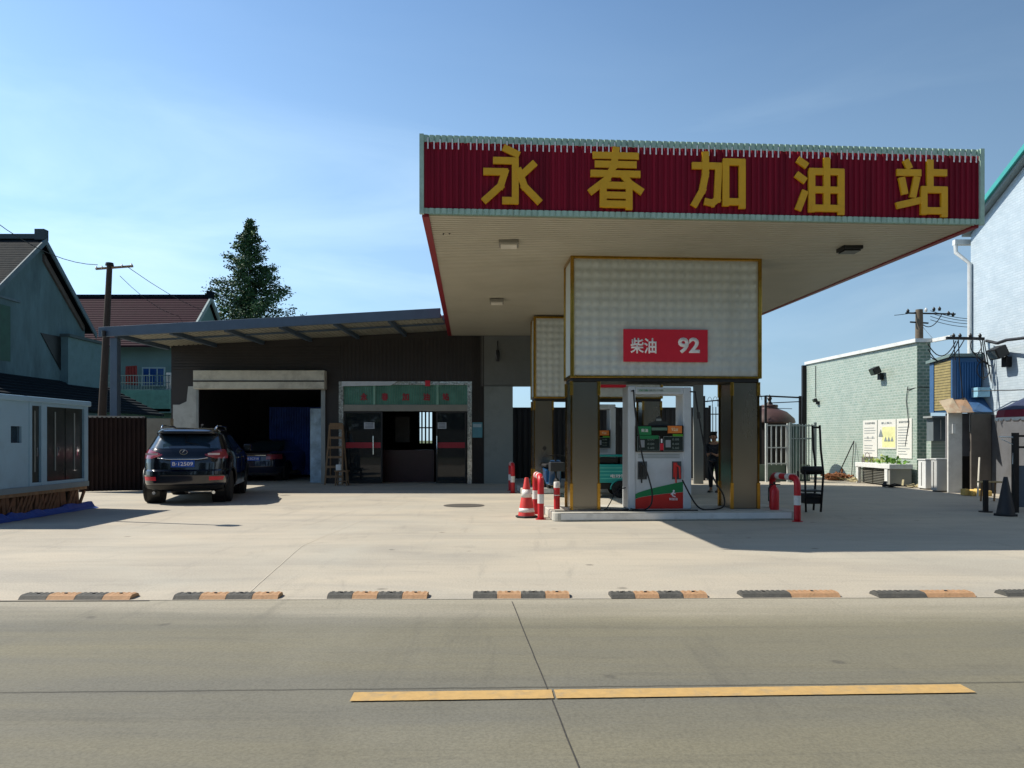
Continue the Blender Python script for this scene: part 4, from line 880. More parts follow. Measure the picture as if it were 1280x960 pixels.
M_veg = mat('leaf_green', '#5d8a2c', .6, var=.35, scale=12); M_vegd = mat('leaf_pale', '#8a9a4a', .6, var=.3, scale=12)
def leafpile(loc, n, s_, mt, name, lbl, cat, spread=(.3, .3, .12)):
    b = MB(loc)
    for i in range(n):
        c = Vector(loc)+Vector((random.gauss(0, spread[0]/2), random.gauss(0, spread[1]/2), abs(random.gauss(0, spread[2]/2))))
        d = Vector((random.uniform(-1, 1), random.uniform(-1, 1), random.uniform(-.2, .9))).normalized()*s_; n_ = Vector((random.uniform(-1, 1), random.uniform(-1, 1), random.uniform(-1, 1))).normalized()*s_*.35
        b.poly([c, c+d*.5+n_, c+d, c+d*.5-n_])
    return tag(b.build(name, mt), lbl, cat, kind='stuff')
leafpile((11.5, 23.2, .665), 90, .14, M_veg, 'vegetables', 'heap of fresh green vegetables on the near end of the bench', 'vegetables', (.3, .6, .12))
leafpile((11.5, 24.1, .665), 60, .13, M_vegd, 'vegetables', 'pale wilted leaves on the middle of the bench', 'vegetables', (.3, .5, .16))
bs = thing('wire_basket', 'small dark wire basket on the far end of the bench', 'basket', (11.45, 24.75, .663))
b = MB()
for k in range(4): b.tube([(.16*math.cos(t), .16*math.sin(t), .02+k*.05) for t in [i*math.pi/8 for i in range(16)]], .008, 5, closed=True)
for i in range(10): t = i*math.pi/5; b.tube([(.16*math.cos(t), .16*math.sin(t), 0), (.16*math.cos(t), .16*math.sin(t), .18)], .007, 5)
b.tube([(0, .16*math.cos(t), .17+.14*math.sin(t)) for t in [i*math.pi/8 for i in range(9)]], .009, 5); b.build('basket_wires', mat('basket_maroon', '#4b2a30', .6), bs)
bm_ = thing('broom', 'dark broom and stick leaning on the green tiled wall', 'broom', (gw(1063).x-.5, gw(1063).y, 0))
MB().tube([(0, 0, 0), (.47, -.35, 1.35)], .02, 6).build('broom_handle', M_dk, bm_); MB().tube([(.47, -.35, 1.35), (.2, -.75, .05)], .014, 6).build('stick', M_dk, bm_)
b = MB(); 
for i in range(14): b.tube([(.0, 0, .22), (random.uniform(-.12, .1), random.uniform(-.1, .1), 0)], .008, 4)
b.build('bristles', M_wood, bm_)
def rubble(name, lbl, cat, loc, n, s_, spread, mt, cnt=None):
    b = MB(loc)
    for i in range(n):
        c = Vector(loc)+Vector((random.uniform(-1, 1)*spread[0], random.uniform(-1, 1)*spread[1], random.uniform(.02, spread[2]))); d = Vector((random.uniform(-1, 1), random.uniform(-1, 1), random.uniform(-.25, .25))).normalized()*s_
        c.z = max(c.z, abs(d.z)/2+.04); b.bar(c-d/2, c+d/2, random.uniform(.04, .09), random.uniform(.02, .06))
    return tag(b.build(name, mt), lbl, cat, kind='stuff')
rubble('scrap_wood', 'heap of brown scrap wood at the foot of the green tiled wall', 'firewood', (PX(1050, 26.3), 26.3, 0), 60, .35, (.45, .35, .22), mat('scrap_brown', '#8a5a3a', .8, var=.5, scale=15))
rubble('scrap_wood', 'scattered dark scraps along the base of the bench', 'debris', (11.2, 22.3, 0), 16, .2, (.35, .2, .08), M_dk)
rubble('scrap_wood', 'pale scraps on the ground at the foot of the tiled wall', 'debris', (11.6, 22.2, 0), 10, .2, (.3, .2, .06), mat('pale_scrap', '#b9ae88', .8, var=.3))
rubble('scrap_wood', 'pale debris along the foot of the tiled wall between scrap heap and bench', 'debris', (11.2, 26.0, 0), 20, .25, (.15, 1.2, .05), mat('pale_scrap', '#b9ae88', .8, var=.3))

# blue site shed raised on the shack
M_blue = mat('blue_sheet', '#2f6ba3', .5, var=.12, scale=2, dirt_or_mirror='#27496b', dirt_or_mirror_amt=.5)
OS = (11.9, 20.5, 2.1); us = thing('blue_shed', 'blue corrugated upper shed with a bamboo coloured side beside the white building', 'shed', OS)
zt_, zb_ = 3.56, 2.14; ux0, ux1, uy0, uy1 = 11.63, 12.40, 20.3, 21.35
b = MB(OS); b.box(ux0+.02, ux1, uy0+.03, uy1, zb_, zt_); b.build('shed_core', M_blue, us)
b = MB(OS); b.corr((ux0+.1, uy0+.025, zb_), (ux1, uy0+.025, zb_), (ux0+.1, uy0+.025, zt_-.12), (ux1, uy0+.025, zt_-.12), 10, .03, (0, -1, 0)); b.build('blue_front', M_blue, us)
b = MB(OS); b.box(ux0-.01, ux0+.1, uy0-.03, uy0+.03, zb_-.02, zt_); b.box(ux0-.02, ux0+.04, uy1-.2, uy1, zb_, zt_); build_each(b, 'corner_trim', mat('blue_trim', '#3a5f8a', .5), us)
b = MB(OS)
for k in range(18): z = zb_+.04+k*.074; b.box(ux0-.006, ux0+.018, uy0+.05, uy1-.22, z, z+.062)
b.build('slatted_side', mat('bamboo_yellow', '#95895c', .7, var=.2, scale=8), us)
b = MB(OS); b.hexa([(ux0-.08, uy0-.08, zt_+.02), (ux1+.02, uy0-.08, zt_+.02), (ux1+.02, uy1+.1, zt_-.02), (ux0-.08, uy1+.1, zt_-.06), (ux0-.08, uy0-.08, zt_+.1), (ux1+.02, uy0-.08, zt_+.1), (ux1+.02, uy1+.1, zt_+.06), (ux0-.08, uy1+.1, zt_+.02)]); b.build('shed_roof', mat('shed_roof_grey', '#6f8483', .6, var=.2), us)
b = MB(OS); b.box(12.1, 12.42, 19.95, 20.24, 2.5, 2.75); b.build('polycarbonate_box', mat('pale_blue_sheet', '#8fc0d8', .4, var=.2), us)
# shack
OK_ = (11.7, 20.2, 0); sk = thing('shack', 'grey shack with a rusty and blue awning at the corner of the white building', 'shed', OK_)
M_shk = mat('shack_grey', '#77767a', .8, var=.15, dirt_or_mirror='#4c4846')
b = MB(OK_); b.box(11.74, 12.42, 20.75, 20.8, 0, 2.1); b.build('back_wall', M_shk, sk)
b = MB(OK_); b.box(11.42, 11.78, 20.1, 20.16, 0, 2.1); b.build('front_leaf', mat('shack_pale', '#c9cac6', .8, var=.1, dirt_or_mirror='#6c6863'), sk)
b = MB(OK_); b.box(11.9, 12.42, 19.9, 19.96, 0, 2.05); b.build('front_panel', mat('shack_brown', '#5d5852', .8, var=.2), sk)
b = MB(OK_); b.box(11.8, 12.4, 20.4, 20.72, 0, .95); b.build('inner_counter', M_dk, sk)
for xa_, xb_, mt_, dz_ in ((11.26, 11.62, mat('awning_tan', '#b9a98f', .7, var=.2, scale=4, dirt_or_mirror='#a0522f', dirt_or_mirror_amt=.9), 0), (11.6, 11.95, mat('awning_rust', '#a8876a', .7, var=.25, scale=5, dirt_or_mirror='#7d8a8c', dirt_or_mirror_amt=.9), .012), (11.93, 12.42, mat('awning_blue', '#3c6390', .6, var=.2, scale=3, dirt_or_mirror='#5f7482', dirt_or_mirror_amt=.6), .024)):
    b = MB(OK_); b.hexa([(xa_, 19.85, 2.07+dz_), (xb_, 19.85, 2.07+dz_), (xb_, 20.26, 2.47+dz_), (xa_, 20.26, 2.40+dz_), (xa_, 19.84, 2.085+dz_), (xb_, 19.84, 2.085+dz_), (xb_, 20.25, 2.485+dz_), (xa_, 20.25, 2.415+dz_)]); b.build('awning_panel', mt_, sk)
b = MB(OK_); b.box(11.5, 11.58, 20.05, 20.098, 1.55, 1.8); b.build('switch_box', M_white, sk)
# meter box and white cabinets
mb2 = thing('meter_box', 'grey metal meter box with a ledge below the bamboo coloured shed side', 'box', (PX(1173, 21.6), 21.6, 1.4))
b = MB(); b.box(-.2, .25, -.1, .25, -.05, .6); b.build('box_body', mat('meter_grey', '#667073', .5, var=.1), mb2, bevel=.01)
MB().box(.0, .01, -.12, -.1, 0, .55).build('door_seam', M_tapewhite, mb2); MB().box(-.3, .3, -.22, .25, .6, .65).build('ledge', mat('ledge_grey', '#8f9492', .5), mb2)
ms_ = MB((12, 21.8, 0)); ms_.box(PX(1164, 21.85), 12.42, 21.85, 22.1, 0, 1.35); tag(ms_.build('tiled_stub_wall', M_gt), 'low green tiled stub wall behind the white cabinets', 'wall')
def cabinet(lbl, x0, x1, y0, y1, h, mt):
    o_ = ((x0+x1)/2, (y0+y1)/2, 0); r = thing('cabinet', lbl, 'cabinet', o_)
    b = MB(o_); b.box(x0, x1, y0, y1, .03, h); b.build('cabinet_body', mt, r, bevel=.015)
    b = MB(o_); b.box(x0-.02, x1+.02, y0-.02, y1+.02, h, h+.03); b.build('cabinet_top', M_white, r)
    b = MB(o_); b.box(x0+.03, x1-.03, y0+.03, y1-.03, 0, .03); b.build('plinth', M_black, r)
    b = MB(o_); b.box(x0-.012, x0-.001, (y0+y1)/2, (y0+y1)/2+.01, .1, h-.06); b.build('door_gap', M_dk, r)
cabinet('small white cabinet at the near end of the green tiled wall', PX(1157, 21.3), PX(1157, 21.3)+.2, 21.3, 21.7, .82, M_white)
cabinet('larger white cabinet before the grey shack', 11.28, 11.70, 20.4, 20.68, .86, mat('cabinet_grey_white', '#b5b7b5', .5, var=.05))
tp = MB((11.5, 19.6, 0)); 
for i in range(5): x = PX(1206, 19)+i*.11; tp.box(x, x+.13, 18.9+random.uniform(-.1, .1), 19.2, .003, random.uniform(.1, .17))
tag(tp.build('stone_blocks', mat('yellow_stone', '#c9ab63', .8, var=.25, scale=6), bevel=.02), 'row of yellowish stone blocks on the ground before the shack', 'stone')
bd = thing('plank_stand', 'low plank on two legs by the yellow stone blocks', 'bench', (PX(1237, 17.3), 17.3, 0))
MB().box(-.25, .28, -.1, .1, .42, .45).build('plank', mat('pale_plank', '#a8946a', .7, var=.2), bd)
for x in (.1, -.2): MB().bar((x, 0, 0), (x+.03, 0, .42), .03).build('leg', M_wood, bd)
tag(MB((PX(1222, 18.5), 18.5, 0)).tube([(PX(1222, 18.5), 18.5, 0), (PX(1237, 18.5), 18.9, .95)], .02, 6).build('leaning_stick', mat('pale_stick', '#c9c4b5', .7)), 'pale stick leaning behind the yellow stone blocks', 'stick')

# white building: gable wall faces left
M_wt = tiles('white_brick_tile', '#bcc9d1', '#b2c1ca', '#a6b5be', 'y', .2, .065, .006, .4, dirt_or_mirror='#9dadb8', dirt_or_mirror_amt=.7)
XB = 12.45; y1_ = zc(1213.5, XB); OWB = (XB, 18, 0)
hb = thing('white_building', 'tall white tiled gable building at the right edge of the photo', 'building', OWB)
ze = PZ(293, y1_); ya = y1_-5.6; zap = ze+2.75; y0_ = y1_-11.2
b = MB(OWB); b.ext([(XB, y1_, .9), (XB, y0_, .9), (XB, y0_, ze), (XB, ya, zap), (XB, y1_, ze)], (9, 0, 0)); b.build('gable_wall', M_wt, hb)
b = MB(OWB); b.box(XB-.003, XB+8.9, y0_+.01, y1_-.01, 0, 2.03); b.build('grey_base', mat('grey_plinth', '#5e6064', .8, var=.12, dirt_or_mirror='#47443f'), hb)
b = MB(OWB)
for yy0, zz0, yy1, zz1 in ((y1_+.12, ze-.06, ya, zap), (ya, zap, y0_-.12, ze-.06)):
    b.hexa([(XB-.18, yy0, zz0+.02), (XB+9, yy0, zz0+.02), (XB+9, yy1, zz1+.02), (XB-.18, yy1, zz1+.02), (XB-.18, yy0, zz0+.18), (XB+9, yy0, zz0+.18), (XB+9, yy1, zz1+.18), (XB-.18, yy1, zz1+.18)])
rf = b.build('roof', mat('eave_grey', '#7f8c8e', .6, var=.1), hb)
b = MB(OWB)
for yy0, zz0, yy1, zz1 in ((y1_+.14, ze-.07, ya, zap), (ya, zap, y0_-.14, ze-.07)):
    b.hexa([(XB-.25, yy0, zz0+.1), (XB-.181, yy0, zz0+.1), (XB-.181, yy1, zz1+.1), (XB-.25, yy1, zz1+.1), (XB-.25, yy0, zz0+.24), (XB-.181, yy0, zz0+.24), (XB-.181, yy1, zz1+.24), (XB-.25, yy1, zz1+.24)])
b.build('teal_verge', mat('teal_verge', '#3c9c98', .5, var=.1), rf)
b = MB(OWB); yy = y1_+.1; b.tube([(XB-.3, y1_+.2, ze-.2), (XB-.3, y1_+.18, ze-.45), (XB-.06, y1_-.05, ze-.8), (XB-.06, y1_-.05, 1.6)], .055, 10); b.build('downpipe', M_white, hb, smooth='auto')
b = MB(OWB); b.box(XB-.35, XB+9, y1_+.13, y1_+.27, ze-.24, ze-.10); b.build('gutter', M_white, hb)
flood('large black flood lamp on the white gable wall', 1262, 440, 1.25, XB)
# utility poles and wires
M_pole = mat('weathered_pole', '#6b5f50', .9, var=.25, scale=5, dirt_or_mirror='#413a32'); M_wire = mat('wire_black', '#1a1c20', .6)
def sag(a, c, s_, n=10): a, c = Vector(a), Vector(c); return [a.lerp(c, i/n)-Vector((0, 0, s_*4*(i/n)*(1-i/n))) for i in range(n+1)]
pl = thing('utility_pole', 'tall weathered utility pole behind the rusty fence on the left', 'utility pole', (PX(124, 28), 28, 0))
top = P(137, 332, 28)-Vector((PX(124, 28), 28, 0))
MB().tube([(0, 0, 0), tuple(top)], [.165, .095], 12).build('pole_shaft', mat('dark_pole', '#362d27', .9, var=.3, scale=4, stretch=(1, 1, .2)), pl, smooth='auto')
MB().bar(top+Vector((-.5, 0, -.12)), top+Vector((.85, 0, -.02)), .07).build('crossarm', M_wood, pl)
for t in (-.48, -.28, .45, .8): MB().lathe([(.001, 0), (.035, 0), (.05, .06), (.02, .1), (.001, .14)], top+Vector((t, 0, -.1+t*.08)), 8).build('insulator', M_white, pl)
MB().lathe([(.001, 0), (.15, 0), (.13, .1), (.001, .1)], top, 10).build('pole_cap', M_dk, pl)
b = MB((-15, 28, 7)); tp_ = P(122, 331, 28)
b.tube(sag(tp_, P(-60, 232, 20), .5), .012, 5); b.tube(sag(P(160, 334, 28), P(300, 395, 60), .6), .012, 5); b.tube(sag(P(150, 345, 28), P(240, 395, 48), .5), .01, 5)
tag(b.build('overhead_wire', M_wire), 'thin overhead wires meeting at the left utility pole', 'wire')
p2 = thing('utility_pole', 'utility pole with tangled insulators rising behind the green tiled wall', 'utility pole', (PX(1149, 34), 34, 0))
tz = PZ(387, 34); MB().tube([(0, 0, 0), (0, 0, tz)], [.22, .15], 12).build('pole_shaft', M_pole, p2, smooth='auto')
for dz_, x0, x1 in ((-.15, -.6, 1.6), (-.55, -.4, .4)): MB().bar((x0, 0, tz+dz_), (x1, 0, tz+dz_-.05), .06).build('crossarm', M_dk, p2)
for t, h in ((-.5, -.1), (.3, -.05), (.65, -.02), (.9, 0), (1.3, -.2), (1.5, -.25)): MB().lathe([(.001, 0), (.05, 0), (.07, .1), (.03, .16), (.001, .2)], (t, 0, tz+h-.05), 8).build('insulator', M_black if t != .3 else M_white, p2)
b = MB((18, 34, 7)); o2 = Vector((PX(1149, 34), 34, tz))
for dz_, e in ((-.05, 398), (-.15, 401), (-.3, 404), (-.45, 408)): b.tube(sag(o2+Vector((.5, 0, dz_)), P(1235, e, 36), .15), .014, 5)
b.tube(sag(o2+Vector((0, 0, -.5)), o2+Vector((1.0, 0, -.2)), .4), .02, 5); b.tube(sag(o2+Vector((-.1, 0, -.1)), o2+Vector((-1.1, 0, -.25)), .02), .014, 5)
b.tube([o2+Vector((.1, 0, -.7)), P(1170, 428, 33)], .008, 5)
tag(b.build('overhead_wire', M_wire), 'wires running right from the pole behind the tiled wall', 'wire')
ca = thing('cable_rack', 'dark insulator crossarm with tangled cables at the corner of the white building', 'cable rack', P(1235, 425, 20.2))
o3 = P(1235, 425, 20.2)
def lo(px, py, Z=20.1): return P(px, py, Z)-o3
MB().bar(lo(1183, 422.5), lo(1230, 423.5), .07).build('crossarm', M_dk, ca)
for px in (1192, 1200, 1213, 1225): MB().lathe([(.001, 0), (.03, 0), (.045, .06), (.02, .1), (.001, .12)], lo(px, 422), 8).build('insulator', M_black, ca)
b = MB()
for a_, c_, s_ in (((1160, 430), (1195, 426), .35), ((1160, 436), (1198, 425), .45), ((1163, 446), (1205, 425), .3), ((1192, 425), (1194, 450), .0), ((1198, 425), (1199, 446), .0), ((1228, 425), (1233, 460), .02), ((1230, 425), (1240, 480), .03), ((1226, 428), (1230, 475), -.05), ((1216, 440), (1240, 458), .05), ((1199, 447), (1204, 500), .03)):
    b.tube(sag(lo(*a_, Z=19.95), lo(*c_, Z=19.95), s_), .014, 5)
for cx_, cy_, rr in ((1220, 432, .14), (1229, 462, .16), (1226, 447, .1)): b.tube([lo(cx_, cy_, 19.9)+Vector((rr*math.cos(t), 0, rr*1.4*math.sin(t))) for t in [i*math.pi/8 for i in range(16)]], .013, 5, closed=True)
b.tube([lo(1233, 426, 19.9), lo(1247, 429, 19.3), lo(1258, 425, 18.8), lo(1285, 422, 17.9)], .04, 6); b.tube([lo(1215, 489, 20), lo(1250, 488, 19.2), lo(1290, 487, 18.1)], .012, 5)
b.build('tangled_cables', M_wire, ca)

# parasol, gate posts at right front
pa = thing('market_parasol', 'navy and maroon parasol with a white scalloped edge cut by the right frame edge', 'parasol', (10.72, 15.2, 0))
b = MB(); n = 16
rings = [(0.02, 2.45), (.45, 2.25), (.95, 1.98)]
b.lathe([(.001, 2.47)]+[(r_, z) for r_, z in rings], n=16); b.build('navy_top', mat('parasol_navy', '#1c2a4a', .8), pa)
b = MB(); b.lathe([(.952, 1.975), (.99, 1.83)], n=16); b.build('maroon_band', mat('parasol_maroon', '#7a1f33', .8), pa)
b = MB()
for i in range(32):
    t0, t1 = i*math.pi/16, (i+1)*math.pi/16; tm = (t0+t1)/2
    f_ = lambda t, z: (.99*math.cos(t), .99*math.sin(t), z)
    b.poly([f_(t0, 1.829), f_(t1, 1.829), f_(t1, 1.8), f_(tm+.06, 1.765), f_(tm-.06, 1.765), f_(t0, 1.8)])
b.build('scalloped_edge', M_white, pa); MB().tube([(0, 0, 0), (0, 0, 2.5)], .025, 8).build('parasol_pole', M_white, pa)
MB().lathe([(.25, 0), (.25, .08), (.06, .1), (.001, .1)], n=16).build('parasol_base', M_concrete, pa)
gt = thing('gate_posts', 'dark iron gate frame with rails at the right frame edge', 'gate', (PX(1269, 14.6), 14.6, 0)); og = Vector((PX(1269, 14.6), 14.6, 0))
MB().box(-.045, .045, -.045, .045, 0, PZ(541, 14.6)).build('post', M_dk, gt)
MB().box(.99, 1.08, -.045, .045, 0, PZ(541, 14.6)).build('post', M_dk, gt)
for py in (545, 559): z = PZ(py, 14.6); MB().box(.045, .99, -.02, .02, z-.02, z+.02).build('rail', M_dk, gt)
MB().box(.05, .99, .01, .03, .1, PZ(582, 14.6)).build('lower_panel', mat('gate_bluegrey', '#4a5766', .6), gt)
MB().tube([P(1249, 546, 14.6)-og, P(1269, 546.5, 14.6)-og], .015, 6).build('white_pipe', M_white, gt)
MB().tube([P(1252, 549, 14.6)-og, P(1267, 556, 14.6)-og, P(1266, 580, 14.6)-og], .01, 6).build('white_hose', M_white, gt)
sp = thing('short_post', 'short dark post left of the dark traffic cone', 'post', (PX(1232, 14.7), 14.7, 0))
MB().box(-.035, .035, -.035, .035, 0, PZ(600, 14.7)).build('post_shaft', M_dk, sp); MB().lathe([(.12, 0), (.12, .02), (.001, .02)], n=14).build('base_plate', M_dk, sp)

# ================================================================ LEFT: BOOTH, HOUSES, TREE
XF = -8.62
def bo_(px): return zc(px, XF)
OBo = (-9.4, 14, 0); bt = thing('site_booth', 'pale blue white portable booth on a timber trestle at the left edge', 'booth', OBo)
yn, yf_ = 12.5, 15.6; zf, ztb = .55, 2.06
M_booth = mat('booth_panel', '#84a6ba', .5, var=.05, scale=2, dirt_or_mirror='#667c88', dirt_or_mirror_amt=.4)
y35, y50, y57 = bo_(36), bo_(51), bo_(58)
b = MB(OBo)
wz0, wz1, wy0, wy1 = 1.33, 1.62, bo_(13.5), bo_(27)
b.box(XF-.06, XF, yn, wy0, zf, ztb); b.box(XF-.06, XF, wy1, y35, zf, ztb); b.box(XF-.06, XF, wy0, wy1, zf, wz0); b.box(XF-.06, XF, wy0, wy1, wz1, ztb)
b.box(XF-2.2, XF-.06, yn, yn+.06, zf, ztb); b.box(XF-2.2, XF-.06, yf_-.1, yf_-.04, zf, ztb); b.box(XF-2.26, XF-2.2, yn, yf_, zf, ztb)
b.build('wall_panel', M_booth, bt)
b = MB(OBo); b.box(XF-.1, XF-.04, wy0, wy1, wz0, wz1); b.build('small_window', M_carglass, bt)
b = MB(OBo); b.box(XF-2.3, XF+.05, yn-.1, yf_+.06, ztb, ztb+.1); b.build('booth_roof', M_booth, bt, bevel=.02)
b = MB(OBo)
for ya_, yb_ in ((y35, y35+.08), (y50, y57), (yf_-.14, yf_)): b.box(XF-.08, XF+.01, ya_, yb_, zf, ztb)
b.box(XF-.08, XF+.005, y35+.08, yf_-.14, ztb-.06, ztb); b.box(XF-.08, XF+.005, y35+.08, yf_-.14, zf, zf+.06); build_each(b, 'booth_frame', M_booth, bt)
for ya_, yb_ in ((y35+.08, y50), (y57, (y57+yf_)/2-.05), ((y57+yf_)/2-.02, yf_-.14)):
    b = MB(OBo); b.box(XF-.05, XF-.035, ya_, yb_, zf+.06, ztb-.06); g_ = b.build('glass_door', mat('booth_glass', '#2a2f2c', .3, var=.4, scale=2, coat=.2), bt)
    b = MB(OBo); ym = (ya_+yb_)/2; b.box(XF-.034, XF-.02, ym-.012, ym+.012, zf+.25, ztb-.15); b.build('door_stile', mat('stile_grey', '#7d8583', .4), g_)
    b = MB(OBo); b.box(XF-.02, XF+.01, ym+.03, ym+.05, 1.08, 1.24); b.build('door_handle', M_chrome, g_)
b = MB(OBo); b.box(XF-2.2, XF+.03, yn, yf_, zf-.1, zf); b.build('floor_deck', mat('deck_grey', '#6f7f86', .6, var=.1), bt)
b = MB(OBo); y = yn
while y < yf_-.2:
    h = random.uniform(.38, .44); b.bar((XF-.03, y, .02), (XF-.03, y+random.uniform(-.08, .08), h), .05, .09, (0, 1, 0))
    if random.random() < .7: b.bar((XF-.01, y, .03), (XF-.01, y+.22, h-.02), .04, .05, (0, 1, 0))
    y += random.uniform(.1, .17)
b.build('timber_skirt', mat('skirt_wood', '#6a4a32', .8, var=.35, scale=6), bt)
b = MB(OBo); b.box(XF-.02, XF+.015, yn, yf_-.05, .39, .45); b.build('skirt_rail', M_wood, bt)
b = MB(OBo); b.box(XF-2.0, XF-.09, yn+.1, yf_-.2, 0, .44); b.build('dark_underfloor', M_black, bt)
tb = MB((XF, 12, 0)); 
ys_ = list(np.linspace(12.0, 15.65, 30)); A_ = []; 
for i, y in enumerate(ys_): o1 = random.uniform(-.03, .03); A_.append([tb.vt((XF-.05, y, .10+o1)), tb.vt((XF+.06, y, .12+o1)), tb.vt((XF+.12, y, .04)), tb.vt((XF+.19+o1, y, .006))])
for p, q in zip(A_, A_[1:]):
    for k in range(3): tb.f.append([p[k], p[k+1], q[k+1], q[k]]); tb.m.append(0)
tag(tb.build('tarpaulin', mat('blue_tarp', '#1d3f8c', .5, var=.2, scale=5)), 'blue tarpaulin crumpled along the foot of the white booth', 'tarpaulin')

# near left house: gable wall faces right
XH = -20.0; yA, hw = 32.4, 3.55; zA, zE = 9.75, 6.65; OH = (XH-4, yA, 0)
M_hw = mat('green_render', '#587379', .85, var=.28, scale=1.6, dirt_or_mirror='#33474e', dirt_or_mirror_amt=.8, stretch=(1, 1, .3))
M_dt = mat('dark_roof_tile', '#0b1820', .85, var=.25, scale=5, spec=.15)
nh = thing('gable_house', 'two storey green rendered house with dark tiled gable roof behind the booth', 'house', OH)
b = MB(OH); b.ext([(XH, yA-hw, 0), (XH, yA+hw, 0), (XH, yA+hw, zE), (XH, yA, zA), (XH, yA-hw, zE)], (-9, 0, 0)); b.build('gable_wall', M_hw, nh)
def tiled_slope(b, x0, x1, ye, z_e, yr, z_r, rows, th=.05):
    for k in range(rows):
        t0, t1 = k/rows, (k+1)/rows; ya_, za_ = ye+(yr-ye)*t0, z_e+(z_r-z_e)*t0; yb_, zb2 = ye+(yr-ye)*(t1+.02), z_e+(z_r-z_e)*(t1+.02)
        b.hexa([(x0, ya_, za_), (x1, ya_, za_), (x1, yb_, zb2), (x0, yb_, zb2), (x0, ya_, za_+th*1.8), (x1, ya_, za_+th*1.8), (x1, yb_, zb2+th), (x0, yb_, zb2+th)])
rp_ = thing  # keep names short
b = MB(OH); sl_ = (zA-zE)/hw
tiled_slope(b, XH-9.3, XH+.3, yA-hw-.35, zE-.35*sl_+.06, yA, zA+.06, 34, .03); tiled_slope(b, XH-9.3, XH+.3, yA+hw+.35, zE-.35*sl_+.06, yA, zA+.06, 34, .03); rf = b.build('roof', M_dt, nh)
b = MB(OH); b.box(XH-9.3, XH-.05, yA-.12, yA+.12, zA+.1, zA+.3); b.box(XH-.05, XH+.35, yA-.16, yA+.16, zA+.05, zA+.5); b.build('ridge_cap', mat('ridge_dark', '#2a3a42', .7), rf)
b = MB(OH)
for s_ in (-1, 1): b.hexa([(XH+.3, yA, zA-.12), (XH+.36, yA, zA-.12), (XH+.36, yA+s_*(hw+.4), zE-.4*sl_-.12), (XH+.3, yA+s_*(hw+.4), zE-.4*sl_-.12), (XH+.3, yA, zA+.14), (XH+.36, yA, zA+.14), (XH+.36, yA+s_*(hw+.4), zE-.4*sl_+.14), (XH+.3, yA+s_*(hw+.4), zE-.4*sl_+.14)])
b.build('barge_board', mat('barge_grey', '#5a6f78', .7, var=.2), rf)
b = MB(OH)
s_ = 1; b.hexa([(XH+.005, yA+.3, zA-.75), (XH+.1, yA+.3, zA-.75), (XH+.1, yA+hw-.2, zE-.2), (XH+.005, yA+hw-.2, zE-.2), (XH+.005, yA+.3, zA-.45), (XH+.1, yA+.3, zA-.45), (XH+.1, yA+hw-.2, zE+.06), (XH+.005, yA+hw-.2, zE+.06)])
b.build('gable_moulding', mat('moulding_brown', '#5b5552', .8, var=.2), nh)
b = MB(OH); b.box(XH-3, XH+.35, 34.0, 37.2, 0, 5.95); an = b.build('annex', mat('annex_green', '#67858a', .85, var=.1, dirt_or_mirror='#49665f'), nh)
b = MB(OH); b.box(XH-3, XH+.45, 33.95, 37.3, 5.95, 6.08); b.build('annex_slab', mat('slab_dark', '#4a5a5c', .8), an)
b = MB(OH); x_ = XH+.01; pz = lambda px, py: (x_, zc(px, XH), PZ(py, zc(px, XH))); b.ext([pz(50, 416), pz(75, 421), pz(75, 463)], (.03, 0, 0)); b.build('dark_triangle', M_black, nh)  # flat black triangle set on the gable wall
b = MB(OH); b.box(XH+.0, XH+.06, 28.9, 31.2, PZ(372, 30), PZ(369, 30)); b.build('wall_string_course', mat('barge_grey', '#5a6f78', .7), nh)
b = MB(OH); b.box(XH+.003, XH+.02, 29.0, 30.6, PZ(450, 30), PZ(380, 30)); b.build('green_shutter', mat('shutter_green', '#33584c', .7, var=.2), nh)
b = MB(OH)
for k in range(10):
    t0, t1 = k/10, (k+1.1)/10; b.hexa([(XH+2.8-2.8*t0, 26, 2.55+1.4*t0), (XH+2.8-2.8*t0, 38, 2.55+1.4*t0), (XH+2.8-2.8*t1, 38, 2.55+1.4*t1), (XH+2.8-2.8*t1, 26, 2.55+1.4*t1), (XH+2.8-2.8*t0, 26, 2.66+1.4*t0), (XH+2.8-2.8*t0, 38, 2.66+1.4*t0), (XH+2.8-2.8*t1, 38, 2.6+1.4*t1), (XH+2.8-2.8*t1, 26, 2.6+1.4*t1)])
b.build('lean_to_tiles', M_dt, nh)
b = MB(OH); b.box(XH+.06, XH+2.5, 26.3, 37.8, 0, 2.5); b.build('lean_to_wall', M_hw, nh)

# maroon roofed house
OM = (-23, 43, 0); mh_ = thing('maroon_roofed_house', 'aqua walled house with maroon tiled roof and balcony behind the lean-to', 'house', OM)
M_aq = mat('aqua_render', '#74918f', .85, var=.1, scale=.8, dirt_or_mirror='#5a7c7b')
xr = -17.35; b = MB(OM); b.ext([(xr, 41, 0), (xr, 46.6, 0), (xr, 46.6, 6.75), (xr, 43.8, 9.3), (xr, 41, 6.75)], (-14, 0, 0)); b.build('house_wall', M_aq, mh_)
M_mr = mat('maroon_tile', '#331c27', .85, var=.25, scale=6, spec=.15, dirt_or_mirror='#20131a')
b = MB(OM); tiled_slope(b, -31.5, xr+.15, 40.2, 6.25, 43.8, 9.45, 26, .05); tiled_slope(b, -31.5, xr+.15, 47.4, 6.25, 43.8, 9.45, 26, .05); rf = b.build('roof', M_mr, mh_)
b = MB(OM); b.box(-31.5, xr+.1, 43.7, 43.9, 9.5, 9.66); b.box(xr, xr+.3, 43.6, 44.0, 9.45, 9.85); b.build('ridge_cap', M_dt, rf)
b = MB(OM)
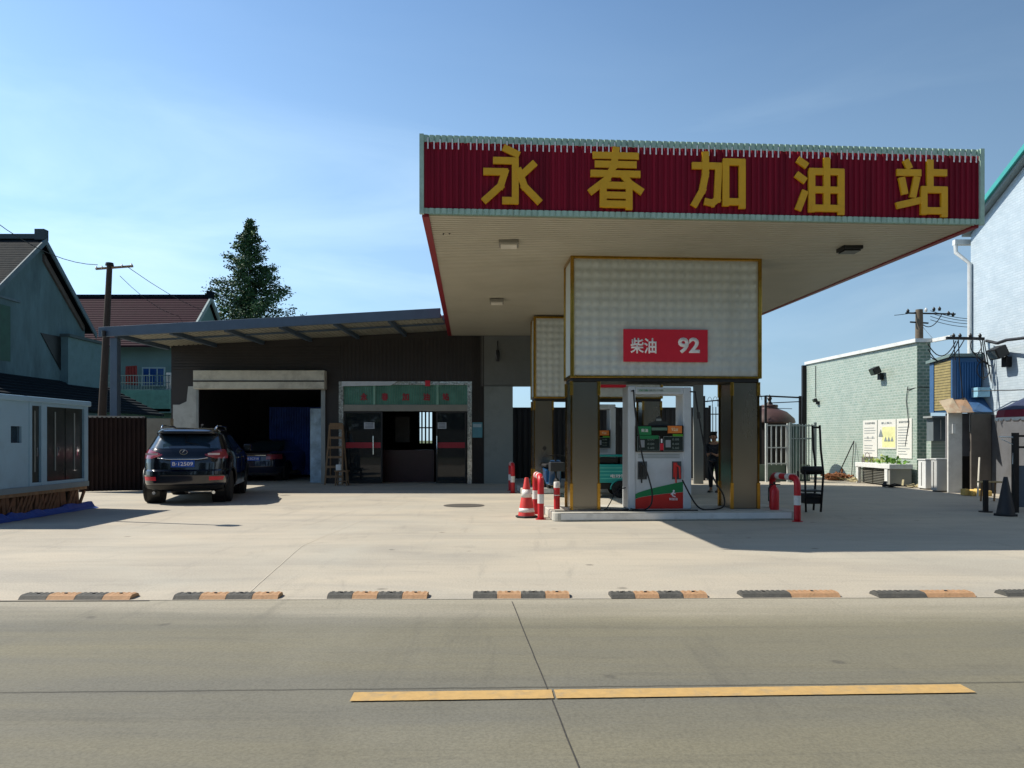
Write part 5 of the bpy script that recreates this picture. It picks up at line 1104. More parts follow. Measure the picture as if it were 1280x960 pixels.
for s_ in (-1, 1): b.hexa([(xr+.15, 43.8, 9.3), (xr+.25, 43.8, 9.3), (xr+.25, 43.8+s_*3.65, 6.1), (xr+.15, 43.8+s_*3.65, 6.1), (xr+.15, 43.8, 9.6), (xr+.25, 43.8, 9.6), (xr+.25, 43.8+s_*3.65, 6.4), (xr+.15, 43.8+s_*3.65, 6.4)])
b.build('barge_board', mat('pale_barge', '#93a5a6', .7), rf)
def win(px0, px1, py0, py1, mt, Z=40.98):
    b = MB(OM); b.box(PX(px0, Z), PX(px1, Z), Z-.06, Z+.0, PZ(py1, Z), PZ(py0, Z)); f_ = b.build('window', mat('win_frame_pale', '#a7bcbc', .6), mh_)
    b = MB(OM); m_ = .08; b.box(PX(px0, Z)+m_, PX(px1, Z)-m_, Z-.075, Z-.062, PZ(py1, Z)+m_, PZ(py0, Z)-m_); b.build('pane', mt, f_)
    b = MB(OM)
    for k in range(1, 3): x = PX(px0, Z)+(PX(px1, Z)-PX(px0, Z))*k/3; b.box(x-.025, x+.025, Z-.09, Z-.076, PZ(py1, Z), PZ(py0, Z))
    b.build('mullion', mat('win_frame_pale', '#a7bcbc', .6), f_)
M_wb = mat('blue_window_glass', '#1d4a86', .15, var=.3, scale=1, coat=.5)
win(178, 207, 459, 483, M_wb); win(113, 125, 458, 496, M_wb); win(40, 60, 458, 490, M_wb)
b = MB(OM); b.box(-22.2, xr-.3, 39.6, 41, PZ(515, 40)-.05, PZ(515, 40)+.15); bl = b.build('balcony', M_aq, mh_)
b = MB(OM); b.box(-22.2, xr-.3, 39.6, 39.7, PZ(515, 40), PZ(488, 40)); b.build('balcony_panel', mat('balcony_green', '#6a9a8c', .6, var=.2, scale=3), bl)
b = MB(OM)
for k in range(34): x = -22.2+k*.14; b.box(x-.012, x+.012, 39.63, 39.66, PZ(488, 40), PZ(470, 40))
for z in (PZ(488, 40), PZ(479, 40), PZ(470, 40)): b.box(-22.2, xr-.3, 39.62, 39.67, z-.02, z+.02)
b.build('balcony_railing', M_chrome, bl)
b = MB(OM); b.box(-22.3, -22.15, 39.6, 39.8, 2.7, 6.5); b.build('balcony_column', M_aq, bl)
ldn = MB((PX(162, 39.9), 39.9, 4.6)); ldn.corr((PX(156, 39.9), 39.9, PZ(480, 39.9)), (PX(172, 39.9), 39.9, PZ(482, 39.9)), (PX(157, 39.9), 39.9, PZ(458, 39.9)), (PX(171, 39.9), 39.9, PZ(457, 39.9)), 4, .05, (0, -1, 0), th=.02)
tag(ldn.build('laundry', mat('red_laundry', '#8f3a35', .9, var=.2)), 'red laundry hanging over the balcony of the aqua house', 'laundry')
ldn = MB((PX(213, 39.9), 39.9, 4.6)); ldn.corr((PX(209, 39.9), 39.8, PZ(486, 39.9)), (PX(216, 39.9), 39.8, PZ(486, 39.9)), (PX(209, 39.9), 39.8, PZ(466, 39.9)), (PX(215, 39.9), 39.8, PZ(466, 39.9)), 3, .05, (0, -1, 0), th=.02)
tag(ldn.build('laundry', M_white), 'white laundry at the right end of the balcony of the aqua house', 'laundry')

# conifer
def conifer(loc, H_, R0, seed):
    rnd = random.Random(seed); r = thing('conifer_tree', 'tall pointed dark green conifer behind the lean-to roof', 'tree', loc)
    MB().tube([(0, 0, 0), (.05, 0, H_*.5), (0, .03, H_*.98)], [.22, .14, .02], 8).build('trunk', M_bark, r)
    lb = MB(); b = MB(); z0 = 4.5
    nb_ = 190
    for i in range(nb_):
        t = (i+rnd.random())/nb_; z = z0+(H_-z0)*t; Rr = R0*((1-t)**.97)*rnd.choice((.5, .75, .9, 1.0, 1.15))*rnd.uniform(.85, 1.1)+.12; a = i*2.399+rnd.uniform(-.4, .4)
        d = Vector((math.cos(a), math.sin(a), rnd.uniform(-.05, .5))).normalized(); c0 = Vector((0, 0, z)); tip = c0+d*Rr
        lb.tube([c0, tip], [.035*(1-t)+.01, .006], 4)
        n_ = int(40+105*Rr)
        for k in range(n_):
            s_ = rnd.random()**.7; p = c0+d*Rr*s_; sp_ = .07+.10*Rr*(1-s_*.6)
            p += Vector((rnd.gauss(0, sp_), rnd.gauss(0, sp_), rnd.gauss(-.06, sp_*.7)))
            u = Vector((rnd.uniform(-1, 1), rnd.uniform(-1, 1), rnd.uniform(-.8, .5))).normalized(); v = u.cross(Vector((rnd.uniform(-1, 1), rnd.uniform(-1, 1), rnd.uniform(-1, 1)))).normalized()
            L_ = rnd.uniform(.09, .2); w_ = L_*.3; b.k = rnd.choice((0, 0, 1)); b.poly([p, p+u*L_*.5+v*w_, p+u*L_, p+u*L_*.5-v*w_])
    lb.build('limbs', M_bark, r)
    b.build('crown', [mat('conifer_leaf', '#2b4c30', .7, var=.35, scale=1.2), mat('conifer_leaf_light', '#4b6e3c', .7, var=.3, scale=1.2)], r)
conifer((PX(312, 48), 48, 0), PZ(276, 48)+.1, 4.9, 5)
def bush(name, lbl, cat, loc, rad, n, seed, cols=('#3c5a2f', '#55733c'), ls=.14):
    rnd = random.Random(seed); r = thing(name, lbl, cat, loc); b = MB()
    MB().tube([(0, 0, 0), (0, 0, rad[2])], [.12, .04], 6).build('trunk', M_bark, r)
    for i in range(n):
        q = Vector((rnd.gauss(0, 1), rnd.gauss(0, 1), rnd.gauss(0, 1))).normalized()*rnd.uniform(.5, 1.05); lump = 1+.25*math.sin(q.x*5+seed)*math.cos(q.y*4+q.z*6)
        p = Vector((q.x*rad[0]*lump, q.y*rad[1]*lump, rad[2]*1.1+q.z*rad[2]*lump)); p.z = max(.05, p.z)
        u = Vector((rnd.uniform(-1, 1), rnd.uniform(-1, 1), rnd.uniform(-.6, .9))).normalized(); v = u.cross(Vector((rnd.uniform(-1, 1), rnd.uniform(-1, 1), rnd.uniform(-1, 1)))).normalized(); L_ = ls*rnd.uniform(.6, 1.3)
        b.k = rnd.choice((0, 1)); b.poly([p, p+u*L_*.5+v*L_*.35, p+u*L_, p+u*L_*.5-v*L_*.35])
    b.build('crown', [mat('bush_a'+cols[0][1:], cols[0], .7, var=.3), mat('bush_b'+cols[1][1:], cols[1], .7, var=.3)], r)
bush('leafy_tree', 'lighter green leafy tree at the left foot of the tall conifer', 'tree', (PX(278, 46), 46, 0), (1.15, 1.0, 4.4), 2600, 3, ls=.24)
# street lamp just outside the left edge, its shadow lies on the forecourt
sp0 = G(287, 657); hL = 5.6; lp = sp0-Vector((.867, -.252, 0))*hL
sl2 = thing('street_lamp', 'street lamp just left of the frame whose thin shadow crosses the forecourt', 'street lamp', lp)
MB().tube([(0, 0, 0), (0, 0, hL)], [.05, .035], 8).build('lamp_post', M_dk, sl2); MB().lathe([(.001, -.12), (.14, -.1), (.14, .06), (.001, .1)], (0, 0, hL), 12).build('lamp_head', M_dk, sl2, smooth='auto')

# added across the road, behind the camera: trees and wall darkening reflections and skylight
hd_ = MB((0, -16, 0)); rnd = random.Random(11)
for i in range(16000):
    x = rnd.uniform(-45, 45); top_ = 9.0+2.6*math.sin(x*.35)+1.5*math.sin(x*.9+1); z = rnd.uniform(0, 1)**.8*top_; p = Vector((x, -17+rnd.uniform(-1.5, 1.5), z)); u = Vector((rnd.uniform(-1, 1), rnd.uniform(-1, 1), rnd.uniform(-1, 1))).normalized(); v = u.cross(Vector((rnd.random(), rnd.random(), rnd.random()))).normalized()
    hd_.poly([p, p+u*.5+v*.35, p+u, p+u*.5-v*.35])
tag(hd_.build('added_roadside_wood', mat('far_leaf', '#33482a', .8, var=.35)), 'added dense green trees across the road behind the viewer, darkening reflections and fill light', 'trees', kind='stuff')
rw = MB((0, -14.5, 0)); rw.box(-45, 45, -14.6, -14.4, -.05, 2.2); tag(rw.build('added_roadside_wall', mat('added_roadside_wall', '#6c665c', .85, var=.15)), 'added long grey wall across the road behind the viewer, mirrored by the columns', 'wall')

# ================================================================ KERB RAMPS
M_rb = mat('ramp_black', '#4d4c47', .8, var=.2, scale=20, bump=.5, bscale=60, dirt_or_mirror='#6b675e', dirt_or_mirror_amt=.6); M_ry = mat('ramp_ochre', '#b28b66', .8, var=.15, scale=20, bump=.5, bscale=60, dirt_or_mirror='#8f7450', dirt_or_mirror_amt=.7)
rl = ['leftmost rubber kerb ramp of four black and ochre blocks', 'second kerb ramp from the left, four black and ochre blocks', 'third kerb ramp from the left, four black and ochre blocks', 'fourth kerb ramp from the left, below the traffic cone', 'fifth kerb ramp from the left, four black and ochre blocks', 'sixth kerb ramp, a long black block and a long ochre block', 'seventh kerb ramp, long black block and faded ochre block', 'last kerb ramp, cut by the right edge of the photo']
def rampmod(b, x0, x1, w_=.19, h=.036):
    p = [(0, 0), (.035, h*.8), (.06, h), (w_-.05, h), (w_-.02, h*.7), (w_, 0)]
    b.ext([(x0, y, z) for y, z in p], (x1-x0, 0, 0))
    n = max(2, int((x1-x0)/.045))
    for i in range(n):
        for j in range(3): x = x0+(i+.5)*(x1-x0)/n; y = .075+j*.035; b.box(x-.012, x+.012, y-.009, y+.009, h, h+.0018)
for i, (p0_, p1_) in enumerate(((25, 164), (218, 348), (409, 534), (591, 712), (763, 884), (927, 1050), (1095, 1218), (1256, 1385))):
    Z = ky(PX((p0_+p1_)/2, 6.67))+.0; x0, x1 = PX(p0_, Z+.05), PX(p1_, Z+.05)
    r = thing('kerb_ramp', rl[i], 'kerb ramp', ((x0+x1)/2, Z-.03+.04+random.uniform(-.012, .015), .0), math.atan(ks)+random.uniform(-.02, .02), 'rubber kerb ramps along the forecourt edge')
    Lr = x1-x0; nb2 = 4 if i < 5 else 2
    for k in range(nb2):
        b = MB(); rampmod(b, -Lr/2+Lr*k/nb2+.002, -Lr/2+Lr*(k+1)/nb2-.002); b.build('ramp_block', M_ry if k % 2 else M_rb, r)
    for k in range(nb2): x = -Lr/2+Lr*(k+.5)/nb2; MB().lathe([(.014, .036), (.014, .043), (.001, .045)], (x, .1, .0), 8).build('anchor_bolt', M_dk, r)

# ================================================================ VEHICLES
def ring(hw, yr, yf, z, n_=4.6, M=240, nose=1.0):
    pts = []
    for k in range(M):
        t = 2*math.pi*k/M; c, s_ = math.cos(t), math.sin(t)
        x = hw*math.copysign(abs(c)**(2/n_), c); y = math.copysign(abs(s_)**(2/n_), s_)
        pts.append((x, (yr+yf)/2+(yf-yr)/2*y, z))
    return pts
def car(name, lbl, cat, table, loc, yaw, paint, wheels, wr, style):
    r = thing(name, lbl, cat, loc, yaw)
    tb_ = sorted(table); zs = [q[0] for q in tb_]; NZ = 84; M = 260; rings = []; zl = []
    for i in range(NZ+1):
        z = zs[0]+(zs[-1]-zs[0])*i/NZ; zl.append(z)
        yr, yf, hw = (float(np.interp(z, zs, [q[j] for q in tb_])) for j in (1, 2, 3)); rings.append(ring(hw, yr, yf, z, M=M))
    V_ = np.array(rings); # (NZ+1, M, 3)
    cen = {}
    def nrm(i, k):
        a = V_[i, (k+1) % M]-V_[i, k]; b_ = V_[i+1, k]-V_[i, k]; n_ = np.cross(a, b_); l_ = np.linalg.norm(n_); return n_/l_ if l_ > 1e-9 else n_
    body = MB(); idx = [[body.vt(p) for p in rg] for rg in rings]
    sel = {}
    hwm = max(q[3] for q in tb_)
    for i in range(NZ):
        for k in range(M):
            c = (V_[i, k]+V_[i, (k+1) % M]+V_[i+1, k]+V_[i+1, (k+1) % M])/4
            hole = abs(c[0]) > hwm*.62 and any((c[1]-wy)**2+(c[2]-wr)**2 < (wr*1.13)**2 for wy in wheels)
            if hole: continue
            body.f.append([idx[i][k], idx[i][(k+1) % M], idx[i+1][(k+1) % M], idx[i+1][k]]); body.m.append(0)
            n_ = nrm(i, k); key = style(c, n_)
            if key: sel.setdefault(key[0], (key[1], []))[1].append((i, k))
    body.f.append(idx[-1]); body.m.append(0); body.f.append(idx[0][::-1]); body.m.append(0)
    bo2 = body.build('body', paint, r, smooth='auto')
    for nm, (mt, fs) in sel.items():
        b = MB(); cache = {}
        def vv(i, k):
            k %= M
            if (i, k) not in cache:
                ii = min(i, NZ-1); cache[i, k] = b.vt(V_[i, k]+nrm(ii, k)*.006)
            return cache[i, k]
        for i, k in fs: b.f.append([vv(i, k), vv(i, k+1), vv(i+1, k+1), vv(i+1, k)]); b.m.append(0)
        b.build(nm.split('#')[0], mt, r, smooth=True)
    for wy in wheels:
        for s_ in (-1, 1):
            xw = s_*(hwm-.165)
            b = MB(); b.lathe([(wr*.62, -.11), (wr*.95, -.11), (wr, -.08), (wr, .08), (wr*.95, .11), (wr*.62, .11)], (xw, wy, wr), 32, 'x'); ty = b.build('wheel', M_tyre, r, smooth='auto')
            b = MB(); b.lathe([(wr*.62, -.1), (wr*.62, .1), (wr*.58, .1), (wr*.5, s_*.03)] if False else [(wr*.62, -.09), (wr*.62, .09)], (xw, wy, wr), 32, 'x')
            for q in range(7):
                t = q*2*math.pi/7; b.bar((xw+s_*.08, wy, wr), (xw+s_*.08, wy+math.cos(t)*wr*.6, wr+math.sin(t)*wr*.6), .03, .05, (1, 0, 0))
            b.lathe([(.001, -.02), (.06, -.02), (.06, .02), (.001, .02)], (xw+s_*.085, wy, wr), 12, 'x'); b.build('rim', M_alloy, ty)
            
            def bx_(y, z):
                yr, yf, hw = (float(np.interp(z, zs, [q[j] for q in tb_])) for j in (1, 2, 3)); q = abs((y-(yr+yf)/2)/((yf-yr)/2)); return hw*max(.05, 1-min(q, .999)**4.6)**(1/4.6)
            b = MB(); b.tube([(s_*bx_(wy+math.cos(t)*wr*1.14, max(zs[0], wr+math.sin(t)*wr*1.14)), wy+math.cos(t)*wr*1.14, max(zs[0]+.01, wr+math.sin(t)*wr*1.14)) for t in np.linspace(.0, math.pi, 26)], .02, 6); b.build('wheel_arch', M_black, r, smooth=True)
            b = MB(); b.lathe([(wr*1.14, -.14), (wr*1.14, .12), (.001, .12) if s_ < 0 else (.001, .12)], (xw-s_*.12, wy, wr), 24, 'x'); b.build('arch_liner', M_black, r)
    return r, bo2
hs = [(.27, .30, 4.45, .84), (.33, .12, 4.62, .90), (.45, .03, 4.72, .93), (.62, .0, 4.77, .945), (.72, .01, 4.77, .945), (.745, .07, 4.74, .94), (.9, .09, 4.68, .945), (1.02, .12, 4.45, .935), (1.12, .17, 4.1, .905), (1.19, .23, 3.6, .86), (1.30, .36, 3.25, .80), (1.42, .50, 2.95, .74), (1.50, .60, 2.72, .70), (1.515, .40, 2.68, .69), (1.57, .36, 2.5, .66), (1.62, .5, 2.3, .60), (1.655, .8, 2.0, .48)]
def suv_style(c, n):
    x, y, z = c
    rear = n[1] < -.35 and y < 1.2
    if 1.20 < z < 1.495 and rear and abs(x) < .68-.3*(z-1.2): return ('rear_window', M_carglass)
    if 1.20 < z < 1.49 and abs(n[0]) > .5:
        for a, b_ in ((.78, 1.28), (1.36, 2.25), (2.33, 3.05)):
            if a+.5*(z-1.2)*(a < 1) < y < b_-.9*(z-1.2)*(b_ > 3): return ('side_window#%s%d' % ('l' if x < 0 else 'r', int(a*10)), M_carglass)
    if y < .75 and abs(x) > .42 and .985+max(0, (.62-abs(x))*.3) < z < 1.175-max(0, (.72-abs(x))*.35) and (rear or (abs(n[0]) > .3 and y < .55)): return ('tail_lamp#%s' % ('l' if x < 0 else 'r'), M_tail)
    if z < .42 and rear: return ('rear_valance', M_black)
    if y < .3 and .52 < z < .60 and .52 < abs(x) < .86: return ('reflector#%s' % ('l' if x < 0 else 'r'), M_signred)
    return None
suvx, suvy = PX(229, 16.35), 16.3
suv, sbd = car('parked_suv', 'black blue SUV parked in front of the garage, rear to the viewer', 'car', hs, (suvx, suvy, 0), R(13), M_darkpaint, (.86, 3.6), .36, suv_style)
for s_ in (-1, 1):
    MB().tube([(s_*.56, .75, 1.63), (s_*.58, .95, 1.70), (s_*.58, 2.2, 1.70), (s_*.56, 2.45, 1.63)], .02, 8).build('roof_rail', M_chrome, suv, smooth=True)
    MB().box(s_*.93-.02+(s_ > 0)*.0, s_*.93+.02+s_*.14 if s_ > 0 else s_*.93+.02, 3.0, 3.12, 1.12, 1.28).build('wing_mirror', M_darkpaint, suv, bevel=.03)
    b = MB(); b.box(s_*.62-.12, s_*.62+.12, .085, .12, 1.06, 1.10); b.build('lamp_clear_strip', M_lampclear, suv)
    b = MB(); b.lathe([(.035, -.02), (.035, .1)], (s_*.6, .2, .25), 12, 'y'); b.build('exhaust_tip', M_chrome, suv)
b = MB(); b.tube([(-.5, .075, 1.0), (-.3, .06, .97), (.3, .06, .97), (.5, .075, 1.0)], .012, 6); b.build('chrome_strip', M_chrome, suv, smooth=True)
b = MB(); b.box(-.235, .235, .045, .075, .80, .945); pt_ = b.build('number_plate', M_platblue, suv, bevel=.006); txt('B·12509', .41, .08, M_letterwhite, pt_, (0, .0435, .872), .002, .01)
b = MB(); b.tube([(.075*math.cos(t), .14-.0, 1.12+.052*math.sin(t)) for t in np.linspace(0, 2*math.pi, 25)[:-1]], .007, 6, closed=True); b.tube([(.02, .14, 1.16), (-.03, .14, 1.095), (.04, .14, 1.095)], .007, 6); em = b.build('oval_emblem', M_chrome, suv)
b = MB(); b.tube([(0, .5, 1.515), (.0, .33, 1.33), (.3, .33, 1.27)], .009, 5); b.build('rear_wiper', M_black, suv)
b = MB(); b.box(-.55, .55, .34, .42, 1.52, 1.54); b.build('spoiler_lip', M_black, suv, bevel=.008)
b = MB(); b.tube([(.1, 2.0, 1.66), (.1, 1.9, 1.74)], .03, 6); b.build('antenna', M_black, suv)
for s_ in (-1, 1):
    b = MB()
    for yy in (1.32, 2.29): b.box(s_*.944-.004, s_*.944+.004, yy-.006, yy+.006, .42, 1.05)
    b.build('door_gap', M_black, suv)
    for yy in (1.5, 2.45): MB().box(s_*.955-.012, s_*.955+.012, yy, yy+.18, .96, .99).build('door_handle', M_chrome, suv, bevel=.005)
hs2 = [(.2, .3, 4.4, .80), (.3, .06, 4.6, .86), (.5, 0, 4.66, .90), (.7, .02, 4.6, .90), (.85, .05, 4.45, .89), (.95, .10, 4.2, .86), (1.0, .45, 3.5, .80), (1.15, .9, 3.1, .74), (1.3, 1.25, 2.75, .66), (1.38, 1.5, 2.5, .6), (1.43, 1.8, 2.2, .45)]
def sed_style(c, n):
    x, y, z = c
    if 1.0 < z < 1.33 and n[1] < -.2 and y < 2 and abs(x) < .62: return ('rear_window', M_carglass)
    if 1.02 < z < 1.3 and abs(n[0]) > .5 and 1.0 < y < 3.2: return ('side_window#%s%d' % ('l' if x < 0 else 'r', y > 2.05), M_carglass)
    if y < .5 and .74 < z < .9 and abs(x) > .42: return ('tail_lamp#%s' % ('l' if x < 0 else 'r'), M_tail)
sdn, sbd2 = car('parked_sedan', 'dark blue sedan standing inside the garage behind the SUV', 'car', hs2, (PX(317, 25.3), 25.25, 0), R(0), M_navypaint, (.95, 3.65), .32, sed_style)
b = MB(); b.box(-.22, .22, -.02, .03, .7, .83); pt2 = b.build('number_plate', M_platblue, sdn); txt('B·3C718', .38, .07, M_letterwhite, pt2, (0, -.0215, .765), .002)
MB().box(-.42, .42, .01, .05, .86, .885).build('chrome_strip', M_chrome, sdn)

# teal mini truck between the islands
OT = (2.75, 18.75, 0); tt = thing('mini_truck', 'small teal electric truck standing behind the steel column between the islands', 'truck', OT)
M_teal = mat('teal_paint', '#1f9a94', .35, var=.08, scale=3, coat=.4, dirt_or_mirror='#176a68', dirt_or_mirror_amt=.4)
b = MB(); b.box(-1.1, .45, -.42, .5, .36, .40); b.box(-1.1, .45, -.42, -.385, .40, .8); b.box(-1.1, .45, .465, .5, .40, .8); b.box(-1.1, -1.065, -.385, .465, .40, .8); b.build('cargo_bed', M_teal, tt, bevel=.01)
b = MB()
for k in range(4): b.box(-1.05, .4, -.44, -.421, .45+k*.085, .47+k*.085)
b.build('bed_ribs', mat('teal_light', '#5cc0b4', .4), tt)
b = MB(); b.tube([(-1.08, -.40, .8), (-1.08, -.40, 1.0), (.42, -.40, 1.0), (.42, -.4, .8)], .02, 8); b.tube([(-1.08, .48, .8), (-1.08, .48, 1.0), (.42, .48, 1.0), (.42, .48, .8)], .02, 8); build_each(b, 'bed_rail', M_teal, tt, smooth='auto')
b = MB(); b.box(-1.0, -.2, -.3, .4, .81, .96); b.box(-.15, .35, -.34, .4, .62, .98); b.build('dark_cargo', M_black, tt, bevel=.02)
b = MB(); b.hexa([(.5, -.45, .3), (1.25, -.4, .3), (1.25, .5, .3), (.5, .52, .3), (.5, -.45, .95), (1.3, -.4, .85), (1.3, .5, .85), (.5, .52, .95)]); b.build('cab_lower', M_teal, tt, bevel=.04)
b = MB(); b.hexa([(.52, -.42, .96), (1.22, -.38, .88), (1.22, .46, .88), (.52, .5, .96), (.55, -.38, 1.30), (.95, -.36, 1.30), (.95, .44, 1.30), (.55, .46, 1.30)]); b.build('cab_glass', M_carglass, tt, bevel=.03)
txt('电动环卫', .5, .09, M_letterwhite, tt, (-.15, -.4405, .52), .003, .01)
for x in (-.16, .95):
    for s_, y in ((-1, -.42), (1, .46)):
        b = MB(); b.lathe([(.11, -.06), (.19, -.06), (.205, -.04), (.205, .04), (.19, .06), (.11, .06)], (x, y, .205), 24, 'y'); wh = b.build('wheel', M_tyre, tt, smooth='auto')
        b = MB(); b.lathe([(.001, -.03), (.03, -.05), (.11, -.04), (.11, .04), (.001, .04)], (x, y, .205), 20, 'y')
        for q in range(6): t = q*math.pi/3; b.bar((x, y+s_*.05, .205), (x+.1*math.cos(t), y+s_*.05, .205+.1*math.sin(t)), .025, .02, (0, 1, 0))
        b.build('rim', M_alloy, wh)
        MB().tube([(x+.235*math.cos(t), y-s_*.0, .205+.235*math.sin(t)) for t in np.linspace(0, math.pi, 12)], .02, 6).build('mudguard', M_teal, tt, smooth=True)
b = MB(); b.box(-1.0, 1.2, -.3, .35, .2, .35); b.build('chassis', M_black, tt)

# blue scooter between the columns
OSc = (PX(695, 18.9), 18.7, 0); sc = thing('electric_scooter', 'blue electric scooter parked between the left columns of both islands', 'scooter', OSc, R(8))
for y in (0, 1.15):
    b = MB(); b.lathe([(.15, -.035), (.2, -.045), (.23, -.02), (.23, .02), (.2, .045), (.15, .035)], (0, y, .23), 22, 'x'); wh = b.build('wheel', M_tyre, sc, smooth='auto')
    b = MB(); b.lathe([(.001, -.03), (.04, -.03), (.15, -.02), (.15, .02), (.001, .02)], (0, y, .23), 18, 'x'); b.build('rim', M_alloy, wh)
M_sb = mat('scooter_blue', '#24507a', .3, var=.1, coat=.6)
b = MB(); b.hexa([(-.16, .2, .3), (.16, .2, .3), (.14, .3, .3), (-.14, .3, .3), (-.15, .1, .85), (.15, .1, .85), (.12, .2, .9), (-.12, .2, .9)]); b.build('leg_shield', M_sb, sc, bevel=.03)
b = MB(); b.box(-.13, .13, .25, .8, .26, .32); b.hexa([(-.13, .78, .28), (.13, .78, .28), (.1, 1.4, .45), (-.1, 1.4, .45), (-.14, .75, .62), (.14, .75, .62), (.1, 1.4, .68), (-.1, 1.4, .68)]); b.build('body_shell', M_sb, sc, bevel=.03)
MB().box(-.14, .14, .72, 1.35, .69, .77).build('seat', M_rubber, sc, bevel=.03)
b = MB(); b.tube([(0, 0, .25), (0, .1, .6), (0, .16, .98)], .025, 8); b.tube([(-.3, .2, .98), (-.1, .15, 1.0), (.1, .15, 1.0), (.3, .2, .98)], .016, 8); b.build('handlebar_fork', M_dk, sc, smooth='auto')
b = MB(); b.box(-.18, .18, -.16, .1, .62, .84); b.build('front_basket', mat('basket_wire_dark', '#2a2d30', .6), sc, bevel=.02)
for s_ in (-1, 1):
    b = MB(); b.tube([(s_*.24, .17, .99), (s_*.27, .14, 1.14)], .007, 6); b.lathe([(.001, -.01), (.05, -.01), (.05, .01), (.001, .01)], (s_*.27, .14, 1.18), 12, 'y'); b.build('mirror', M_black, sc)

# ================================================================ PERSON
def skin_fig(name, verts, edges, rad, mt, parent, root=0, sub=2):
    me = bpy.data.meshes.new(name); me.from_pydata(verts, edges, []); bm = bmesh.new(); bm.from_mesh(me); ly = bm.verts.layers.skin.verify()
    for v in bm.verts: v[ly].radius = rad[v.index] if isinstance(rad[v.index], tuple) else (rad[v.index],)*2; v[ly].use_root = v.index == root
    bm.to_mesh(me); bm.free(); o = bpy.data.objects.new(name, me); COL.objects.link(o)
    m = o.modifiers.new('skin', 'SKIN'); m.use_smooth_shade = True; m.branch_smoothing = .5
    s_ = o.modifiers.new('sub', 'SUBSURF'); s_.levels = sub; s_.render_levels = sub
    dg = bpy.context.evaluated_depsgraph_get(); me2 = bpy.data.meshes.new_from_object(o.evaluated_get(dg)); bpy.data.objects.remove(o)
    me2.materials.clear(); me2.materials.append(mt); me2.name = name; me2.shade_smooth(); o = bpy.data.objects.new(name, me2); COL.objects.link(o); o.parent = parent; return o
pe = thing('person', 'person in dark patterned shirt and trousers standing with head bowed right of the pump', 'person', (PX(893, 20.3), 20.3, 0), R(-30))
M_skin = mat('skin', '#a07458', .6, var=.05); M_hair = mat('hair_black', '#141212', .6, var=.2); M_shirt = mat('patterned_shirt', '#23242a', .9, var=.3, scale=18, dirt_or_mirror='#7a7d80', dirt_or_mirror_amt=.8); M_trs = mat('dark_trousers', '#17181d', .9, var=.2)
# front of the figure is -y; height about 1.55 m with the head bowed
v = [(0, .0, .84), (0, .02, 1.0), (0, .0, 1.16), (0, -.01, 1.27), (0, -.045, 1.345), (0, -.075, 1.40), (0, -.10, 1.46), (0, -.085, 1.52)]
rd = [(.135, .10), (.125, .095), (.145, .10), (.13, .085), .05, .062, .085, .07]
e = [(i, i+1) for i in range(7)]
def add(p, r_, par): v.append(p); rd.append(r_); e.append((par, len(v)-1)); return len(v)-1
for s_ in (-1, 1):
    a = add((s_*.165, 0, 1.26), .055, 3); a = add((s_*.215, .0, 1.05), .042, a); a = add((s_*.12, -.2, .97), .033, a); wri = add((s_*.07, -.27, 1.0), .024, a); pal = add((s_*.055, -.32, 1.02), (.03, .018), wri)
    for k, (dx, ln, dz_) in enumerate(((-.025, .055, .0), (-.008, .065, .005), (.009, .06, .0), (.024, .045, -.005))):
        f1 = add((s_*.055+dx, -.32-ln*.6, 1.022+dz_), .009, pal); add((s_*.055+dx, -.32-ln, 1.0+dz_), .008, f1)
    f1 = add((s_*.055-s_*.035, -.31, 1.04), .010, pal); add((s_*.055-s_*.045, -.335, 1.045), .009, f1)
    h = add((s_*.085, .0, .78), .088, 0); k_ = add((s_*.095, -.02, .44), .055, h); an_ = add((s_*.1, .02, .085), .036, k_); he = add((s_*.1, .03, .045), .036, an_); add((s_*.11, -.14, .035), .032, he)
skin_fig('body', v, e, rd, M_skin, pe)
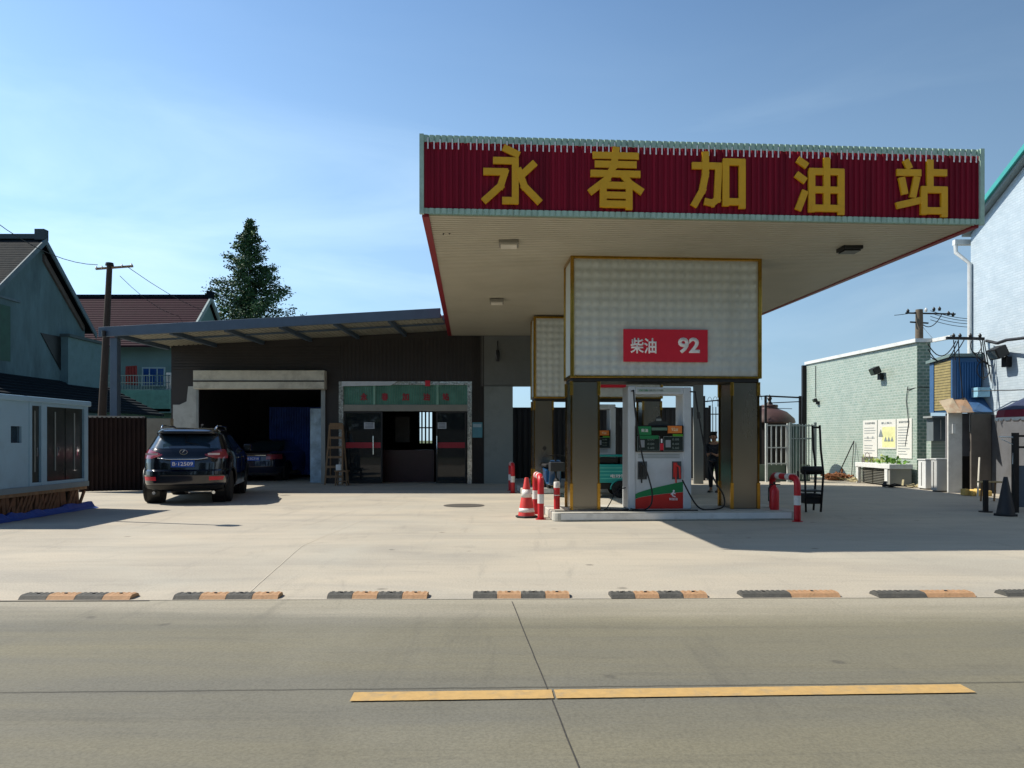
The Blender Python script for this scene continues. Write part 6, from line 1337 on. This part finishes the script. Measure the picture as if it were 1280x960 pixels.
# shirt and trousers follow the body
vs = [(0, 0, .74), v[1], v[2], v[3], (0, -.035, 1.335)]; rs_ = [(.165, .125), (.145, .115), (.165, .12), (.15, .105), .075]; es = [(0, 1), (1, 2), (2, 3), (3, 4)]
for s_ in (-1, 1):
    vs.append((s_*.165, 0, 1.26)); rs_.append(.07); es.append((3, len(vs)-1)); vs.append((s_*.215, 0, 1.05)); rs_.append(.056); es.append((len(vs)-2, len(vs)-1)); vs.append((s_*.15, -.14, .99)); rs_.append(.045); es.append((len(vs)-2, len(vs)-1))
skin_fig('shirt', vs, es, rs_, M_shirt, pe)
vt_ = [(0, 0, .93)]; rt = [(.15, .115)]; et = []
for s_ in (-1, 1):
    vt_.append((s_*.085, 0, .77)); rt.append(.10); et.append((0, len(vt_)-1)); vt_.append((s_*.095, -.02, .44)); rt.append(.07); et.append((len(vt_)-2, len(vt_)-1)); vt_.append((s_*.1, .02, .11)); rt.append(.055); et.append((len(vt_)-2, len(vt_)-1))
skin_fig('trousers', vt_, et, rt, M_trs, pe)
skin_fig('hair', [(0, -.045, 1.44), (0, -.05, 1.50), (0, -.075, 1.545), (0, -.11, 1.54)], [(0, 1), (1, 2), (2, 3)], [(.07, .05), (.088, .07), (.08, .06), .05], M_hair, pe, root=1)
for s_ in (-1, 1):
    b = MB(); b.lathe([(.001, -.011), (.010, -.006), (.011, .004), (.001, .011)], (s_*.03, -.178, 1.465), 10); b.build('eye', M_black, pe, smooth=True)
    b = MB(); b.lathe([(.001, -.03), (.014, -.015), (.016, .012), (.001, .03)], (s_*.088, -.095, 1.46), 10); b.build('ear', M_skin, pe, smooth=True)
    b = MB(); b.hexa([(s_*.1-.045, -.18, 0), (s_*.1+.045, -.18, 0), (s_*.1+.04, .08, 0), (s_*.1-.04, .08, 0), (s_*.1-.04, -.17, .04), (s_*.1+.04, -.17, .04), (s_*.1+.037, .07, .09), (s_*.1-.037, .07, .09)]); b.build('shoe', M_black, pe, bevel=.015)
b = MB(); b.ext([(-.012, -.183, 1.432), (.012, -.183, 1.432), (0, -.178, 1.47)], (0, -.02, -.006)); b.build('nose', M_skin, pe); b = MB(); b.box(-.022, .022, -.176, -.168, 1.408, 1.414); b.build('mouth', mat('lip', '#7d463c', .6), pe)
